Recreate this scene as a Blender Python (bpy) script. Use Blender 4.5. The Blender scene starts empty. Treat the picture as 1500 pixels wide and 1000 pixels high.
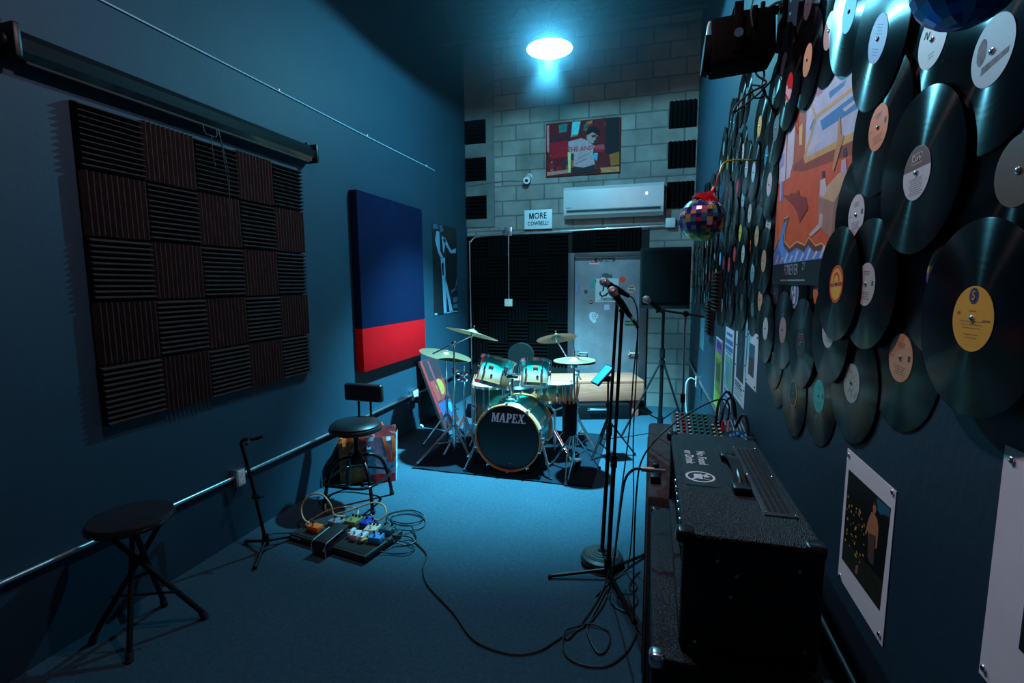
import bpy, bmesh, math, random
from mathutils import Vector, Matrix
random.seed(7)
PI = math.pi
col = bpy.context.scene.collection
XL, XR, YB, YF, ZC = -2.63, 0.50, 6.85, -1.3, 5.0

# ------------------------------------------------------------------ materials
MATS = {}
def nodes(name):
    m = bpy.data.materials.new(name); m.use_nodes = True
    nt = m.node_tree; b = nt.nodes['Principled BSDF']
    return m, nt, b
def mat(name, c=(.5, .5, .5), rough=.5, metal=0., var=0., vscale=8., bump=0., bscale=60., coat=0., emit=None, es=1., spec=.5, wave=None):
    if name in MATS: return MATS[name]
    m, nt, b = nodes(name)
    b.inputs['Base Color'].default_value = (*c, 1)
    b.inputs['Roughness'].default_value = rough
    b.inputs['Metallic'].default_value = metal
    b.inputs['Specular IOR Level'].default_value = spec
    b.inputs['Coat Weight'].default_value = coat
    b.inputs['Coat Roughness'].default_value = .06
    tc = nt.nodes.new('ShaderNodeTexCoord')
    n = nt.nodes.new('ShaderNodeTexNoise'); n.inputs['Scale'].default_value = vscale; n.inputs['Detail'].default_value = 5
    nt.links.new(tc.outputs['Object'], n.inputs['Vector'])
    r = nt.nodes.new('ShaderNodeValToRGB')
    v = max(var, .04)
    r.color_ramp.elements[0].position = .3; r.color_ramp.elements[1].position = .7
    r.color_ramp.elements[0].color = tuple(x * (1 - v) for x in c) + (1,)
    r.color_ramp.elements[1].color = tuple(min(1, x * (1 + v)) for x in c) + (1,)
    nt.links.new(n.outputs['Fac'], r.inputs['Fac']); nt.links.new(r.outputs['Color'], b.inputs['Base Color'])
    if bump:
        n2 = nt.nodes.new('ShaderNodeTexNoise'); n2.inputs['Scale'].default_value = bscale; n2.inputs['Detail'].default_value = 4
        nt.links.new(tc.outputs['Object'], n2.inputs['Vector'])
        bp = nt.nodes.new('ShaderNodeBump'); bp.inputs['Strength'].default_value = bump; bp.inputs['Distance'].default_value = .01
        nt.links.new(n2.outputs['Fac'], bp.inputs['Height']); nt.links.new(bp.outputs['Normal'], b.inputs['Normal'])
    if emit:
        b.inputs['Emission Color'].default_value = (*emit, 1); b.inputs['Emission Strength'].default_value = es
    MATS[name] = m
    return m

def ramp_mat(name, stops, axis=2, lo=-.5, hi=.5, rough=.2, coat=.6):
    """lacquer that fades along one object axis"""
    m, nt, b = nodes(name)
    tc = nt.nodes.new('ShaderNodeTexCoord'); s = nt.nodes.new('ShaderNodeSeparateXYZ')
    nt.links.new(tc.outputs['Object'], s.inputs[0])
    mr = nt.nodes.new('ShaderNodeMapRange'); mr.inputs['From Min'].default_value = lo; mr.inputs['From Max'].default_value = hi
    nt.links.new(s.outputs[axis], mr.inputs['Value'])
    r = nt.nodes.new('ShaderNodeValToRGB')
    e = r.color_ramp.elements
    while len(e) < len(stops): e.new(.5)
    for k, (p, c) in enumerate(stops): e[k].position = p; e[k].color = (*c, 1)
    nt.links.new(mr.outputs[0], r.inputs['Fac']); nt.links.new(r.outputs['Color'], b.inputs['Base Color'])
    b.inputs['Roughness'].default_value = rough; b.inputs['Coat Weight'].default_value = coat; b.inputs['Coat Roughness'].default_value = .08
    MATS[name] = m
    return m

BLACK = mat('black_plastic', (.005, .005, .006), .42, spec=.3)
BLACKM = mat('black_painted_steel', (.005, .005, .006), .38, .0, spec=.3)
RUBBER = mat('rubber', (.01, .01, .01), .8)
CABLE = mat('black_cable', (.006, .006, .007), .5)
CHROME = mat('chrome', (.86, .86, .88), .2, 1.)
STEEL = mat('galvanised_steel', (.62, .66, .68), .3, 1., .12, 30)
WHITE = mat('white_plastic', (.72, .73, .74), .35)
PAPER = mat('white_paper', (.82, .78, .80), .8, var=.05)
VINYLSEAT = mat('black_seat_vinyl', (.012, .012, .014), .36, bump=.15, bscale=220)
FOAM = mat('charcoal_foam', (.036, .029, .029), .9, spec=.1, var=.2, vscale=25, bump=.4, bscale=300)
FOAMB = mat('black_foam', (.0030, .0034, .0038), .95, spec=.05, var=.2, vscale=20)
TOLEX = None
INK = mat('black_ink', (.008, .008, .01), .6)
BULB = mat('bulb_glow', (1, 1, 1), .4, emit=(.72, .93, 1.), es=40)

def carpet():
    m, nt, b = nodes('carpet')
    tc = nt.nodes.new('ShaderNodeTexCoord')
    n1 = nt.nodes.new('ShaderNodeTexNoise'); n1.inputs['Scale'].default_value = 260; n1.inputs['Detail'].default_value = 3
    n2 = nt.nodes.new('ShaderNodeTexNoise'); n2.inputs['Scale'].default_value = 1.6; n2.inputs['Detail'].default_value = 6
    n3 = nt.nodes.new('ShaderNodeTexNoise'); n3.inputs['Scale'].default_value = 45; n3.inputs['Detail'].default_value = 5
    for n in (n1, n2, n3): nt.links.new(tc.outputs['Object'], n.inputs['Vector'])
    r1 = nt.nodes.new('ShaderNodeValToRGB'); r1.color_ramp.elements[0].position = .35; r1.color_ramp.elements[1].position = .68
    r1.color_ramp.elements[0].color = (.025, .060, .088, 1); r1.color_ramp.elements[1].color = (.058, .134, .185, 1)
    mx = nt.nodes.new('ShaderNodeMix'); mx.data_type = 'RGBA'; mx.blend_type = 'MULTIPLY'; mx.inputs['Factor'].default_value = .35
    nt.links.new(n1.outputs['Fac'], r1.inputs['Fac']); nt.links.new(r1.outputs['Color'], mx.inputs['A']); nt.links.new(n2.outputs['Fac'], mx.inputs['B'])
    mx2 = nt.nodes.new('ShaderNodeMix'); mx2.data_type = 'RGBA'; mx2.blend_type = 'MULTIPLY'; mx2.inputs['Factor'].default_value = .5
    nt.links.new(mx.outputs['Result'], mx2.inputs['A']); nt.links.new(n3.outputs['Fac'], mx2.inputs['B'])
    nt.links.new(mx2.outputs['Result'], b.inputs['Base Color'])
    b.inputs['Roughness'].default_value = .95; b.inputs['Specular IOR Level'].default_value = .15
    bp = nt.nodes.new('ShaderNodeBump'); bp.inputs['Strength'].default_value = .6; bp.inputs['Distance'].default_value = .004
    nt.links.new(n1.outputs['Fac'], bp.inputs['Height']); nt.links.new(bp.outputs['Normal'], b.inputs['Normal'])
    return m

def cinder():
    m, nt, b = nodes('cinder_block')
    tc = nt.nodes.new('ShaderNodeTexCoord'); sp = nt.nodes.new('ShaderNodeSeparateXYZ'); cb = nt.nodes.new('ShaderNodeCombineXYZ')
    nt.links.new(tc.outputs['Object'], sp.inputs[0]); nt.links.new(sp.outputs[0], cb.inputs[0]); nt.links.new(sp.outputs[2], cb.inputs[1])
    mp = nt.nodes.new('ShaderNodeMapping'); mp.inputs['Location'].default_value = (.06, .02, 0)
    nt.links.new(cb.outputs[0], mp.inputs['Vector'])
    br = nt.nodes.new('ShaderNodeTexBrick'); br.inputs['Scale'].default_value = 1; br.inputs['Brick Width'].default_value = .405; br.inputs['Row Height'].default_value = .205
    br.inputs['Mortar Size'].default_value = .011; br.inputs['Mortar Smooth'].default_value = .25
    br.inputs['Color1'].default_value = (.24, .215, .20, 1); br.inputs['Color2'].default_value = (.32, .285, .265, 1); br.inputs['Mortar'].default_value = (.13, .13, .125, 1)
    nt.links.new(mp.outputs[0], br.inputs['Vector'])
    n = nt.nodes.new('ShaderNodeTexNoise'); n.inputs['Scale'].default_value = 3; n.inputs['Detail'].default_value = 8
    nt.links.new(tc.outputs['Object'], n.inputs['Vector'])
    r = nt.nodes.new('ShaderNodeValToRGB'); r.color_ramp.elements[0].position = .3; r.color_ramp.elements[1].position = .7
    r.color_ramp.elements[0].color = (.55, .55, .55, 1); r.color_ramp.elements[1].color = (1, 1, 1, 1)
    nt.links.new(n.outputs['Fac'], r.inputs['Fac'])
    mx = nt.nodes.new('ShaderNodeMix'); mx.data_type = 'RGBA'; mx.blend_type = 'MULTIPLY'; mx.inputs['Factor'].default_value = 1
    nt.links.new(br.outputs['Color'], mx.inputs['A']); nt.links.new(r.outputs['Color'], mx.inputs['B'])
    # the painted black band below the conduit, left of the right-hand door jamb
    lt = nt.nodes.new('ShaderNodeMath'); lt.operation = 'LESS_THAN'; lt.inputs[1].default_value = 2.38
    nt.links.new(sp.outputs[2], lt.inputs[0])
    lx = nt.nodes.new('ShaderNodeMath'); lx.operation = 'LESS_THAN'; lx.inputs[1].default_value = -.05
    nt.links.new(sp.outputs[0], lx.inputs[0])
    mu = nt.nodes.new('ShaderNodeMath'); mu.operation = 'MULTIPLY'; nt.links.new(lt.outputs[0], mu.inputs[0]); nt.links.new(lx.outputs[0], mu.inputs[1])
    m3 = nt.nodes.new('ShaderNodeMix'); m3.data_type = 'RGBA'; m3.inputs['B'].default_value = (.0025, .003, .0035, 1)
    nt.links.new(mu.outputs[0], m3.inputs['Factor']); nt.links.new(mx.outputs['Result'], m3.inputs['A'])
    nt.links.new(m3.outputs['Result'], b.inputs['Base Color'])
    b.inputs['Roughness'].default_value = .9
    bp = nt.nodes.new('ShaderNodeBump'); bp.inputs['Strength'].default_value = .5; bp.inputs['Distance'].default_value = .008
    ad = nt.nodes.new('ShaderNodeMath'); ad.operation = 'SUBTRACT'; ad.inputs[0].default_value = 1; nt.links.new(br.outputs['Fac'], ad.inputs[1])
    nt.links.new(ad.outputs[0], bp.inputs['Height']); nt.links.new(bp.outputs['Normal'], b.inputs['Normal'])
    return m

def wood(name, c1, c2, axis=0, rough=.55):
    m, nt, b = nodes(name)
    tc = nt.nodes.new('ShaderNodeTexCoord'); mp = nt.nodes.new('ShaderNodeMapping')
    s = [14, 14, 14]; s[axis] = 1.2; mp.inputs['Scale'].default_value = s
    nt.links.new(tc.outputs['Object'], mp.inputs['Vector'])
    n = nt.nodes.new('ShaderNodeTexNoise'); n.inputs['Scale'].default_value = 2.2; n.inputs['Detail'].default_value = 6; n.inputs['Distortion'].default_value = 1.2
    nt.links.new(mp.outputs[0], n.inputs['Vector'])
    r = nt.nodes.new('ShaderNodeValToRGB'); r.color_ramp.elements[0].position = .3; r.color_ramp.elements[1].position = .7
    r.color_ramp.elements[0].color = (*c1, 1); r.color_ramp.elements[1].color = (*c2, 1)
    nt.links.new(n.outputs['Fac'], r.inputs['Fac']); nt.links.new(r.outputs['Color'], b.inputs['Base Color'])
    b.inputs['Roughness'].default_value = rough
    return m

def tolex():
    m, nt, b = nodes('black_tolex')
    tc = nt.nodes.new('ShaderNodeTexCoord')
    mp = nt.nodes.new('ShaderNodeMapping'); mp.inputs['Scale'].default_value = (1, .55, 1); nt.links.new(tc.outputs['Object'], mp.inputs['Vector'])
    v = nt.nodes.new('ShaderNodeTexVoronoi'); v.inputs['Scale'].default_value = 380; nt.links.new(mp.outputs[0], v.inputs['Vector'])
    n = nt.nodes.new('ShaderNodeTexNoise'); n.inputs['Scale'].default_value = 120; n.inputs['Detail'].default_value = 4; nt.links.new(mp.outputs[0], n.inputs['Vector'])
    ad = nt.nodes.new('ShaderNodeMath'); ad.operation = 'ADD'; nt.links.new(v.outputs['Distance'], ad.inputs[0]); nt.links.new(n.outputs['Fac'], ad.inputs[1])
    bp = nt.nodes.new('ShaderNodeBump'); bp.inputs['Strength'].default_value = .85; bp.inputs['Distance'].default_value = .003
    nt.links.new(ad.outputs[0], bp.inputs['Height']); nt.links.new(bp.outputs['Normal'], b.inputs['Normal'])
    b.inputs['Base Color'].default_value = (.011, .0115, .0145, 1); b.inputs['Roughness'].default_value = .45; b.inputs['Specular IOR Level'].default_value = .32
    return m
TOLEX = tolex()

def vinyl():
    m, nt, b = nodes('black_vinyl')
    b.inputs['Base Color'].default_value = (.0015, .0015, .0018, 1); b.inputs['Roughness'].default_value = .3
    b.inputs['Specular IOR Level'].default_value = .12
    b.inputs['Anisotropic'].default_value = 1.; b.inputs['Anisotropic Rotation'].default_value = .25
    t = nt.nodes.new('ShaderNodeTangent'); t.direction_type = 'RADIAL'; t.axis = 'Z'
    nt.links.new(t.outputs[0], b.inputs['Tangent'])
    tc = nt.nodes.new('ShaderNodeTexCoord'); ln = nt.nodes.new('ShaderNodeVectorMath'); ln.operation = 'LENGTH'
    nt.links.new(tc.outputs['Object'], ln.inputs[0])
    w = nt.nodes.new('ShaderNodeTexNoise'); w.noise_dimensions = '1D'; w.inputs['Scale'].default_value = 170; w.inputs['Detail'].default_value = 3
    nt.links.new(ln.outputs['Value'], w.inputs['W'])
    mr = nt.nodes.new('ShaderNodeMapRange'); mr.inputs['To Min'].default_value = .19; mr.inputs['To Max'].default_value = .29
    nt.links.new(w.outputs['Fac'], mr.inputs['Value']); nt.links.new(mr.outputs[0], b.inputs['Roughness'])
    return m
VINYL = vinyl()
CARPET = carpet(); CINDER = cinder()
WALLP = mat('dark_blue_wall_paint', (.012, .041, .066), .62, var=.06, vscale=3, bump=.12, bscale=40, spec=.3)
WALLR = WALLP
CEIL = mat('dark_steel_deck', (.02, .024, .028), .7, var=.2, vscale=2)

# ------------------------------------------------------------------ mesh builder
class MB:
    def __init__(s, *mats):
        s.v = []; s.f = []; s.fm = []; s.fs = []; s.mats = list(mats) or [BLACK]; s.mi = 0
    def use(s, m):
        if m not in s.mats: s.mats.append(m)
        s.mi = s.mats.index(m); return s
    def add(s, vs, fs, smooth=False, X=None):
        b = len(s.v)
        for v in vs:
            v = Vector(v); s.v.append(X @ v if X is not None else v)
        for f in fs:
            s.f.append([b + i for i in f]); s.fm.append(s.mi); s.fs.append(smooth)
        return s
    def box(s, c, d, bevel=0., X=None, seg=2, rot=None):
        T = Matrix.Translation(Vector(c)) @ (rot.to_4x4() if rot is not None else Matrix.Identity(4))
        if X is not None: T = X @ T
        if bevel <= 0:
            x, y, z = [k / 2 for k in d]
            vs = [(-x, -y, -z), (x, -y, -z), (x, y, -z), (-x, y, -z), (-x, -y, z), (x, -y, z), (x, y, z), (-x, y, z)]
            return s.add(vs, [(0, 3, 2, 1), (4, 5, 6, 7), (0, 1, 5, 4), (1, 2, 6, 5), (2, 3, 7, 6), (3, 0, 4, 7)], False, T)
        bm = bmesh.new(); bmesh.ops.create_cube(bm, size=1)
        for v in bm.verts: v.co = Vector((v.co.x * d[0], v.co.y * d[1], v.co.z * d[2]))
        bmesh.ops.bevel(bm, geom=bm.edges[:], offset=min(bevel, min(d) * .49), segments=seg, profile=.5, affect='EDGES')
        bm.verts.index_update()
        s.add([v.co.copy() for v in bm.verts], [[v.index for v in f.verts] for f in bm.faces], True, T); bm.free()
        return s
    def cyl(s, p0, p1, r0, r1=None, n=14, caps=True, X=None, smooth=True):
        p0, p1 = Vector(p0), Vector(p1); r1 = r0 if r1 is None else r1
        w = (p1 - p0).normalized(); a = w.orthogonal().normalized(); b = w.cross(a)
        vs = []
        for p, r in ((p0, r0), (p1, r1)):
            for i in range(n):
                t = 2 * PI * i / n; vs.append(p + a * r * math.cos(t) + b * r * math.sin(t))
        fs = [(i, (i + 1) % n, n + (i + 1) % n, n + i) for i in range(n)]
        s.add(vs, fs, smooth, X)
        if caps: s.add(vs, [list(range(n))[::-1], list(range(n, 2 * n))], False, X)
        return s
    def tube(s, pts, r, n=8, closed=False, sm=True, res=6, X=None):
        P = [Vector(p) for p in pts]
        if sm and len(P) > 2:
            Q = []; m = len(P)
            rng = range(m if closed else m - 1)
            for i in rng:
                if closed: a, b, c, d = P[(i - 1) % m], P[i], P[(i + 1) % m], P[(i + 2) % m]
                else: a, b, c, d = P[max(i - 1, 0)], P[i], P[i + 1], P[min(i + 2, m - 1)]
                for k in range(res):
                    t = k / res
                    Q.append(.5 * ((2 * b) + (c - a) * t + (2 * a - 5 * b + 4 * c - d) * t * t + (3 * b - a - 3 * c + d) * t ** 3))
            if not closed: Q.append(P[-1])
            P = Q
        m = len(P); vs = []; a = None
        for i in range(m):
            t = (P[(i + 1) % m] - P[i - 1]) if closed else (P[min(i + 1, m - 1)] - P[max(i - 1, 0)])
            if t.length < 1e-9: t = Vector((0, 0, 1))
            t.normalize()
            if a is None: a = t.orthogonal().normalized()
            a = (a - t * a.dot(t))
            if a.length < 1e-6: a = t.orthogonal()
            a.normalize(); b = t.cross(a)
            for k in range(n):
                g = 2 * PI * k / n; vs.append(P[i] + (a * math.cos(g) + b * math.sin(g)) * r)
        fs = []
        for i in range(m if closed else m - 1):
            j = (i + 1) % m
            for k in range(n): fs.append((i * n + k, i * n + (k + 1) % n, j * n + (k + 1) % n, j * n + k))
        s.add(vs, fs, True, X)
        if not closed: s.add(vs, [list(range(n))[::-1], [(m - 1) * n + k for k in range(n)]], False, X)
        return s
    def lathe(s, prof, n=28, X=None, smooth=True, caps=True):
        vs = []
        for r, z in prof:
            for k in range(n): vs.append((r * math.cos(2 * PI * k / n), r * math.sin(2 * PI * k / n), z))
        fs = []
        for i in range(len(prof) - 1):
            for k in range(n): fs.append((i * n + k, i * n + (k + 1) % n, (i + 1) * n + (k + 1) % n, (i + 1) * n + k))
        caps = caps and (abs(prof[0][0] - prof[-1][0]) + abs(prof[0][1] - prof[-1][1]) > 1e-7)
        if caps and prof[0][0] > 1e-5: fs.append(list(range(n))[::-1])
        if caps and prof[-1][0] > 1e-5: fs.append([(len(prof) - 1) * n + k for k in range(n)])
        return s.add(vs, fs, smooth, X)
    def ball(s, c, r, nu=16, nv=10, sc=(1, 1, 1), X=None):
        prof = [(max(1e-6, r * math.sin(PI * i / nv)), -r * math.cos(PI * i / nv)) for i in range(nv + 1)]
        T = Matrix.Translation(Vector(c)) @ Matrix.Diagonal((*sc, 1))
        return s.lathe(prof, nu, (X @ T) if X is not None else T)
    def poly(s, pts, F, d0=0., d1=None):
        """outline pts (u, v) in frame F (local x, y in plane, z outward), from depth d0 to d1"""
        n = len(pts)
        ar = sum(pts[i][0] * pts[(i + 1) % n][1] - pts[(i + 1) % n][0] * pts[i][1] for i in range(n))
        if ar < 0: pts = pts[::-1]
        if d1 is None: return s.add([(u, v, d0) for u, v in pts], [list(range(n))], False, F)
        vs = [(u, v, d0) for u, v in pts] + [(u, v, d1) for u, v in pts]
        fs = [list(range(n))[::-1], list(range(n, 2 * n))] + [(i, (i + 1) % n, n + (i + 1) % n, n + i) for i in range(n)]
        return s.add(vs, fs, False, F)
    def text(s, body, size, F, c=(0, 0), d=0., th=.0006, bold=0., sx=1., shear=0., align='CENTER', space=1.):
        cu = bpy.data.curves.new('lettering_curve', 'FONT'); cu.body = body; cu.size = size; cu.align_x = align; cu.align_y = 'CENTER'
        cu.extrude = th / 2; cu.offset = bold; cu.shear = shear; cu.space_character = space; cu.resolution_u = 3
        o = bpy.data.objects.new('lettering_curve', cu); col.objects.link(o)
        dg = bpy.context.evaluated_depsgraph_get(); me = bpy.data.meshes.new_from_object(o.evaluated_get(dg))
        s.add([(v.co.x * sx + c[0], v.co.y + c[1], v.co.z + d + th / 2) for v in me.vertices], [list(p.vertices) for p in me.polygons], False, F)
        bpy.data.objects.remove(o); bpy.data.curves.remove(cu); bpy.data.meshes.remove(me)
        return s
    def build(s, name, parent=None, loc=(0, 0, 0), rot=None, auto=True):
        me = bpy.data.meshes.new(name)
        me.from_pydata([tuple(v) for v in s.v], [], s.f)
        for m in s.mats: me.materials.append(m)
        me.polygons.foreach_set('material_index', s.fm); me.polygons.foreach_set('use_smooth', s.fs)
        me.validate(); me.update()
        bm = bmesh.new(); bm.from_mesh(me); bmesh.ops.recalc_face_normals(bm, faces=bm.faces); bm.to_mesh(me); bm.free()
        if auto and any(s.fs): me.set_sharp_from_angle(angle=math.radians(38))
        o = bpy.data.objects.new(name, me); col.objects.link(o)
        o.location = loc
        if rot is not None: o.rotation_euler = rot
        if parent is not None: o.parent = parent
        return o

def tag(o, label, cat, group=None, kind=None):
    o['label'] = label; o['category'] = cat
    if group: o['group'] = group
    if kind: o['kind'] = kind
    return o
def thing(name, label, cat, loc=(0, 0, 0), rot=(0, 0, 0), group=None):
    o = bpy.data.objects.new(name, None); o.empty_display_size = .05; col.objects.link(o)
    o.location = loc; o.rotation_euler = rot
    return tag(o, label, cat, group)
def part(mb, name, parent, label=None):
    o = mb.build(name, parent)
    if label: o['label'] = label
    return o
def struct(mb, name, parent=None):
    o = mb.build(name, parent)
    if parent is None: o['kind'] = 'structure'
    return o
def frame(o, x, y, z):
    M = Matrix.Identity(4)
    for i, a in enumerate((x, y, z)):
        for k in range(3): M[k][i] = a[k]
    for k in range(3): M[k][3] = o[k]
    return M
def FL(x, y, z): return frame((x, y, z), (0, 1, 0), (0, 0, 1), (1, 0, 0))      # on the left wall, facing +X
def FR(x, y, z): return frame((x, y, z), (0, -1, 0), (0, 0, 1), (-1, 0, 0))    # on the right wall, facing -X
def FB(x, y, z): return frame((x, y, z), (1, 0, 0), (0, 0, 1), (0, -1, 0))     # on the back wall, facing -Y
def rect(w, h, cx=0, cy=0): return [(cx - w / 2, cy - h / 2), (cx + w / 2, cy - h / 2), (cx + w / 2, cy + h / 2), (cx - w / 2, cy + h / 2)]
def disc(r, cx=0, cy=0, n=32, ry=None): return [(cx + r * math.cos(2 * PI * k / n), cy + (ry or r) * math.sin(2 * PI * k / n)) for k in range(n)]
I4 = Matrix.Identity(4)
def aim(o, d, up=(0, 0, 1)):
    """4x4 whose z axis points along d, at o"""
    z = Vector(d).normalized(); x = Vector(up).cross(z)
    if x.length < 1e-4: x = Vector((1, 0, 0))
    x.normalize(); y = z.cross(x)
    return frame(o, x, y, z)

# ------------------------------------------------------------------ setting
t = .1
struct(MB(CARPET).box(((XL + XR) / 2, (YB + YF) / 2, -t / 2), (XR - XL + .4, YB - YF + .4, t)), 'floor')
struct(MB(WALLP).box((XL - t / 2, (YB + YF) / 2, ZC / 2), (t, YB - YF + .2, ZC)), 'wall_left')
struct(MB(WALLR).box((XR + t / 2, (YB + YF) / 2, ZC / 2), (t, YB - YF + .2, ZC)), 'wall_right')
# back wall with the doorway left open
b = MB(CINDER); DX0, DX1, DZ = -1.128, -.062, 2.10
b.box(((XL + DX0) / 2, YB + t / 2, ZC / 2), (DX0 - XL, t, ZC)); b.box(((DX1 + XR) / 2, YB + t / 2, ZC / 2), (XR - DX1, t, ZC)); b.box(((DX0 + DX1) / 2, YB + t / 2, (ZC + DZ) / 2), (DX1 - DX0, t, ZC - DZ))
struct(b, 'wall_back')
struct(MB(WALLP).box(((XL + XR) / 2, YF - t / 2, ZC / 2), (XR - XL, t, ZC)), 'wall_front')
b = MB(CEIL); vs = []; fs = []                     # ribbed roof deck
n = 0; y = YF; k = 0
prof = []
while y < YB:
    prof += [(y, ZC), (y + .06, ZC), (y + .075, ZC + .035), (y + .135, ZC + .035)]; y += .15
prof.append((YB + .05, ZC + .035))
for (yy, zz) in prof: vs += [(XL - .1, yy, zz), (XR + .1, yy, zz)]
for i in range(len(prof) - 1): fs.append((2 * i, 2 * i + 1, 2 * i + 3, 2 * i + 2))
b.add(vs, fs); b.box(((XL + XR) / 2, (YB + YF) / 2, ZC + .09), (XR - XL + .2, YB - YF + .2, .1))
struct(b, 'ceiling')
for i, y in enumerate((-.2, 1.35, 2.9, 4.45, 6.0)):  # open web roof joists
    b = MB(CEIL); z1 = ZC - .03; z0 = z1 - .32
    for z in (z0, z1): b.box(((XL + XR) / 2, y, z), (XR - XL, .07, .03))
    xs = [XL + .02 + k * .26 for k in range(13)]
    for k in range(12): b.cyl((xs[k], y, z0 if k % 2 else z1), (xs[k + 1], y, z1 if k % 2 else z0), .01, n=6)
    struct(b, 'trim_%d' % (i + 1))
PIL = mat('grey_concrete_pilaster', (.12, .125, .125), .9, var=.25, vscale=4)
struct(MB(PIL).box(((XL - 2.2) / 2, YB - .012, (ZC + 2.5) / 2), (-2.2 - XL, .024, ZC - 2.5)), 'trim_6')

# door with frame, latches and stickers
FRAME = mat('dark_bronze_door_frame', (.055, .045, .05), .5, var=.1)
DOORM = mat('grey_blue_painted_door', (.20, .19, .215), .5, var=.22, vscale=5, bump=.1, bscale=25)
d = MB(DOORM); d.box((-.6, YB + .025, 1.02), (.885, .045, 2.02), .004)
door = struct(d, 'door_1')
b = MB(FRAME)
b.box((-1.085, YB - .005, 1.05), (.085, .11, 2.1), .004); b.box((-.108, YB - .005, 1.05), (.092, .11, 2.1), .004); b.box((-.597, YB - .005, 2.07), (.895, .11, .062), .004)
part(b, 'door_frame', door)
DF = FB(0, YB + .002, 0)
for x0, x1, z in ((-1.0, -.85, .715), (-.30, -.16, .735)):
    b = MB(CHROME); b.box((x0 + .02, YB - .02, z), (.03, .05, .06), .006); b.tube([(x0 + .02, YB - .05, z), (x1, YB - .05, z)], .011, sm=False); b.cyl((x1 - .01, YB - .05, z), (x1 - .01, YB + .005, z), .009)
    part(b, 'latch', door)
def sticker(name, pts, c, extra=None, label=None):
    b = MB(mat('sticker_' + name, c, .5)); b.poly(pts, DF, 0, .0015)
    o = part(b, 'sticker', door, label)
    if extra:
        e = MB(INK); extra(e); part(e, 'print', o)
    return o
def rc(x0, z1, x1, z0): return [(x0, z0), (x1, z0), (x1, z1), (x0, z1)]
SW = mat('sticker_white_ink', (.55, .6, .62), .6); SR = mat('sticker_red_ink', (.6, .03, .01), .5)
sticker('black', rc(-.772, 2.028, -.5, 1.975), (.006, .006, .008), lambda e: e.use(SW).text('Cryptop', .062, DF, (-.636, 2.002), .002, shear=.4), 'black sticker with white script')
sticker('tag', rc(-.485, 2.028, -.403, 1.98), (.25, .28, .3), lambda e: e.text('LTS', .035, DF, (-.444, 2.004), .002), 'small grey sticker')
sticker('orange', rc(-.841, 1.98, -.708, 1.943), (.55, .5, .48), lambda e: e.use(SR).poly(rc(-.835, 1.976, -.72, 1.962), DF, .002), 'white sticker with an orange stripe')
def bandposter(e):
    e.use(mat('sticker_ink', (.015, .017, .022), .6))
    e.poly([(-.70, 1.56), (-.66, 1.58), (-.655, 1.64), (-.62, 1.66), (-.55, 1.67), (-.5, 1.64), (-.49, 1.56), (-.53, 1.53), (-.585, 1.535), (-.6, 1.51), (-.63, 1.505), (-.665, 1.49), (-.7, 1.52)], DF, .002)
    e.use(SW); e.poly([(-.675, 1.565), (-.64, 1.58), (-.63, 1.64), (-.565, 1.64), (-.52, 1.6), (-.535, 1.555), (-.6, 1.555), (-.625, 1.53), (-.66, 1.515), (-.68, 1.535)], DF, .003)
    e.use(INK); e.poly([(-.6, 1.6), (-.56, 1.59), (-.56, 1.62), (-.6, 1.63)], DF, .0035)
    e.text('TOXTOSE', .042, DF, (-.585, 1.468), .002, bold=.002); e.poly(rc(-.73, 1.452, -.47, 1.447), DF, .002)
sticker('poster', rc(-.755, 1.749, -.444, 1.428), (.5, .55, .58), bandposter, 'white poster sticker with a black drawing')
sticker('dark', [(-.665, 1.76), (-.53, 1.755), (-.53, 1.8), (-.57, 1.8), (-.59, 1.815), (-.64, 1.82), (-.67, 1.80)], (.03, .07, .085), label='dark blue sticker')
sticker('red', disc(.043, -.39, 1.732, 24), (.75, .05, .012), label='round red sticker')
sticker('round', disc(.05, -.271, 1.606, 24), (.3, .42, .36), lambda e: (e.use(SR).poly(rc(-.305, 1.64, -.237, 1.615), DF, .002), e.poly(rc(-.305, 1.598, -.237, 1.575), DF, .002)), 'round pale sticker with two red bars')
sticker('green', [(-.80, 1.733), (-.75, 1.735), (-.745, 1.70), (-.77, 1.66), (-.79, 1.66), (-.80, 1.70)], (.0, .32, .22), label='green sticker')
sticker('teal', [(-.835, 1.655), (-.775, 1.65), (-.78, 1.615), (-.84, 1.62)], (.0, .27, .30), label='teal sticker')
sticker('oval', disc(.024, -.887, 1.568, 20, .031), (.03, .04, .045), label='dark oval sticker')
sticker('strip', rc(-1.03, 1.709, -1.005, 1.552), (.05, .25, .5), lambda e: e.use(mat('sticker_pink', (.6, .15, .35), .5)).poly(rc(-1.015, 1.70, -1.006, 1.56), DF, .002), 'narrow blue and pink sticker')
sticker('darkred', disc(.033, -.813, 1.423, 20, .026), (.012, .012, .014), lambda e: (e.use(SW).poly(rc(-.838, 1.43, -.79, 1.423), DF, .002), e.use(SR).poly(rc(-.838, 1.422, -.788, 1.415), DF, .002)), 'black oval sticker with red print')
sticker('lav', rc(-.63, 1.392, -.559, 1.319), (.5, .45, .62), label='square lavender sticker')
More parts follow.
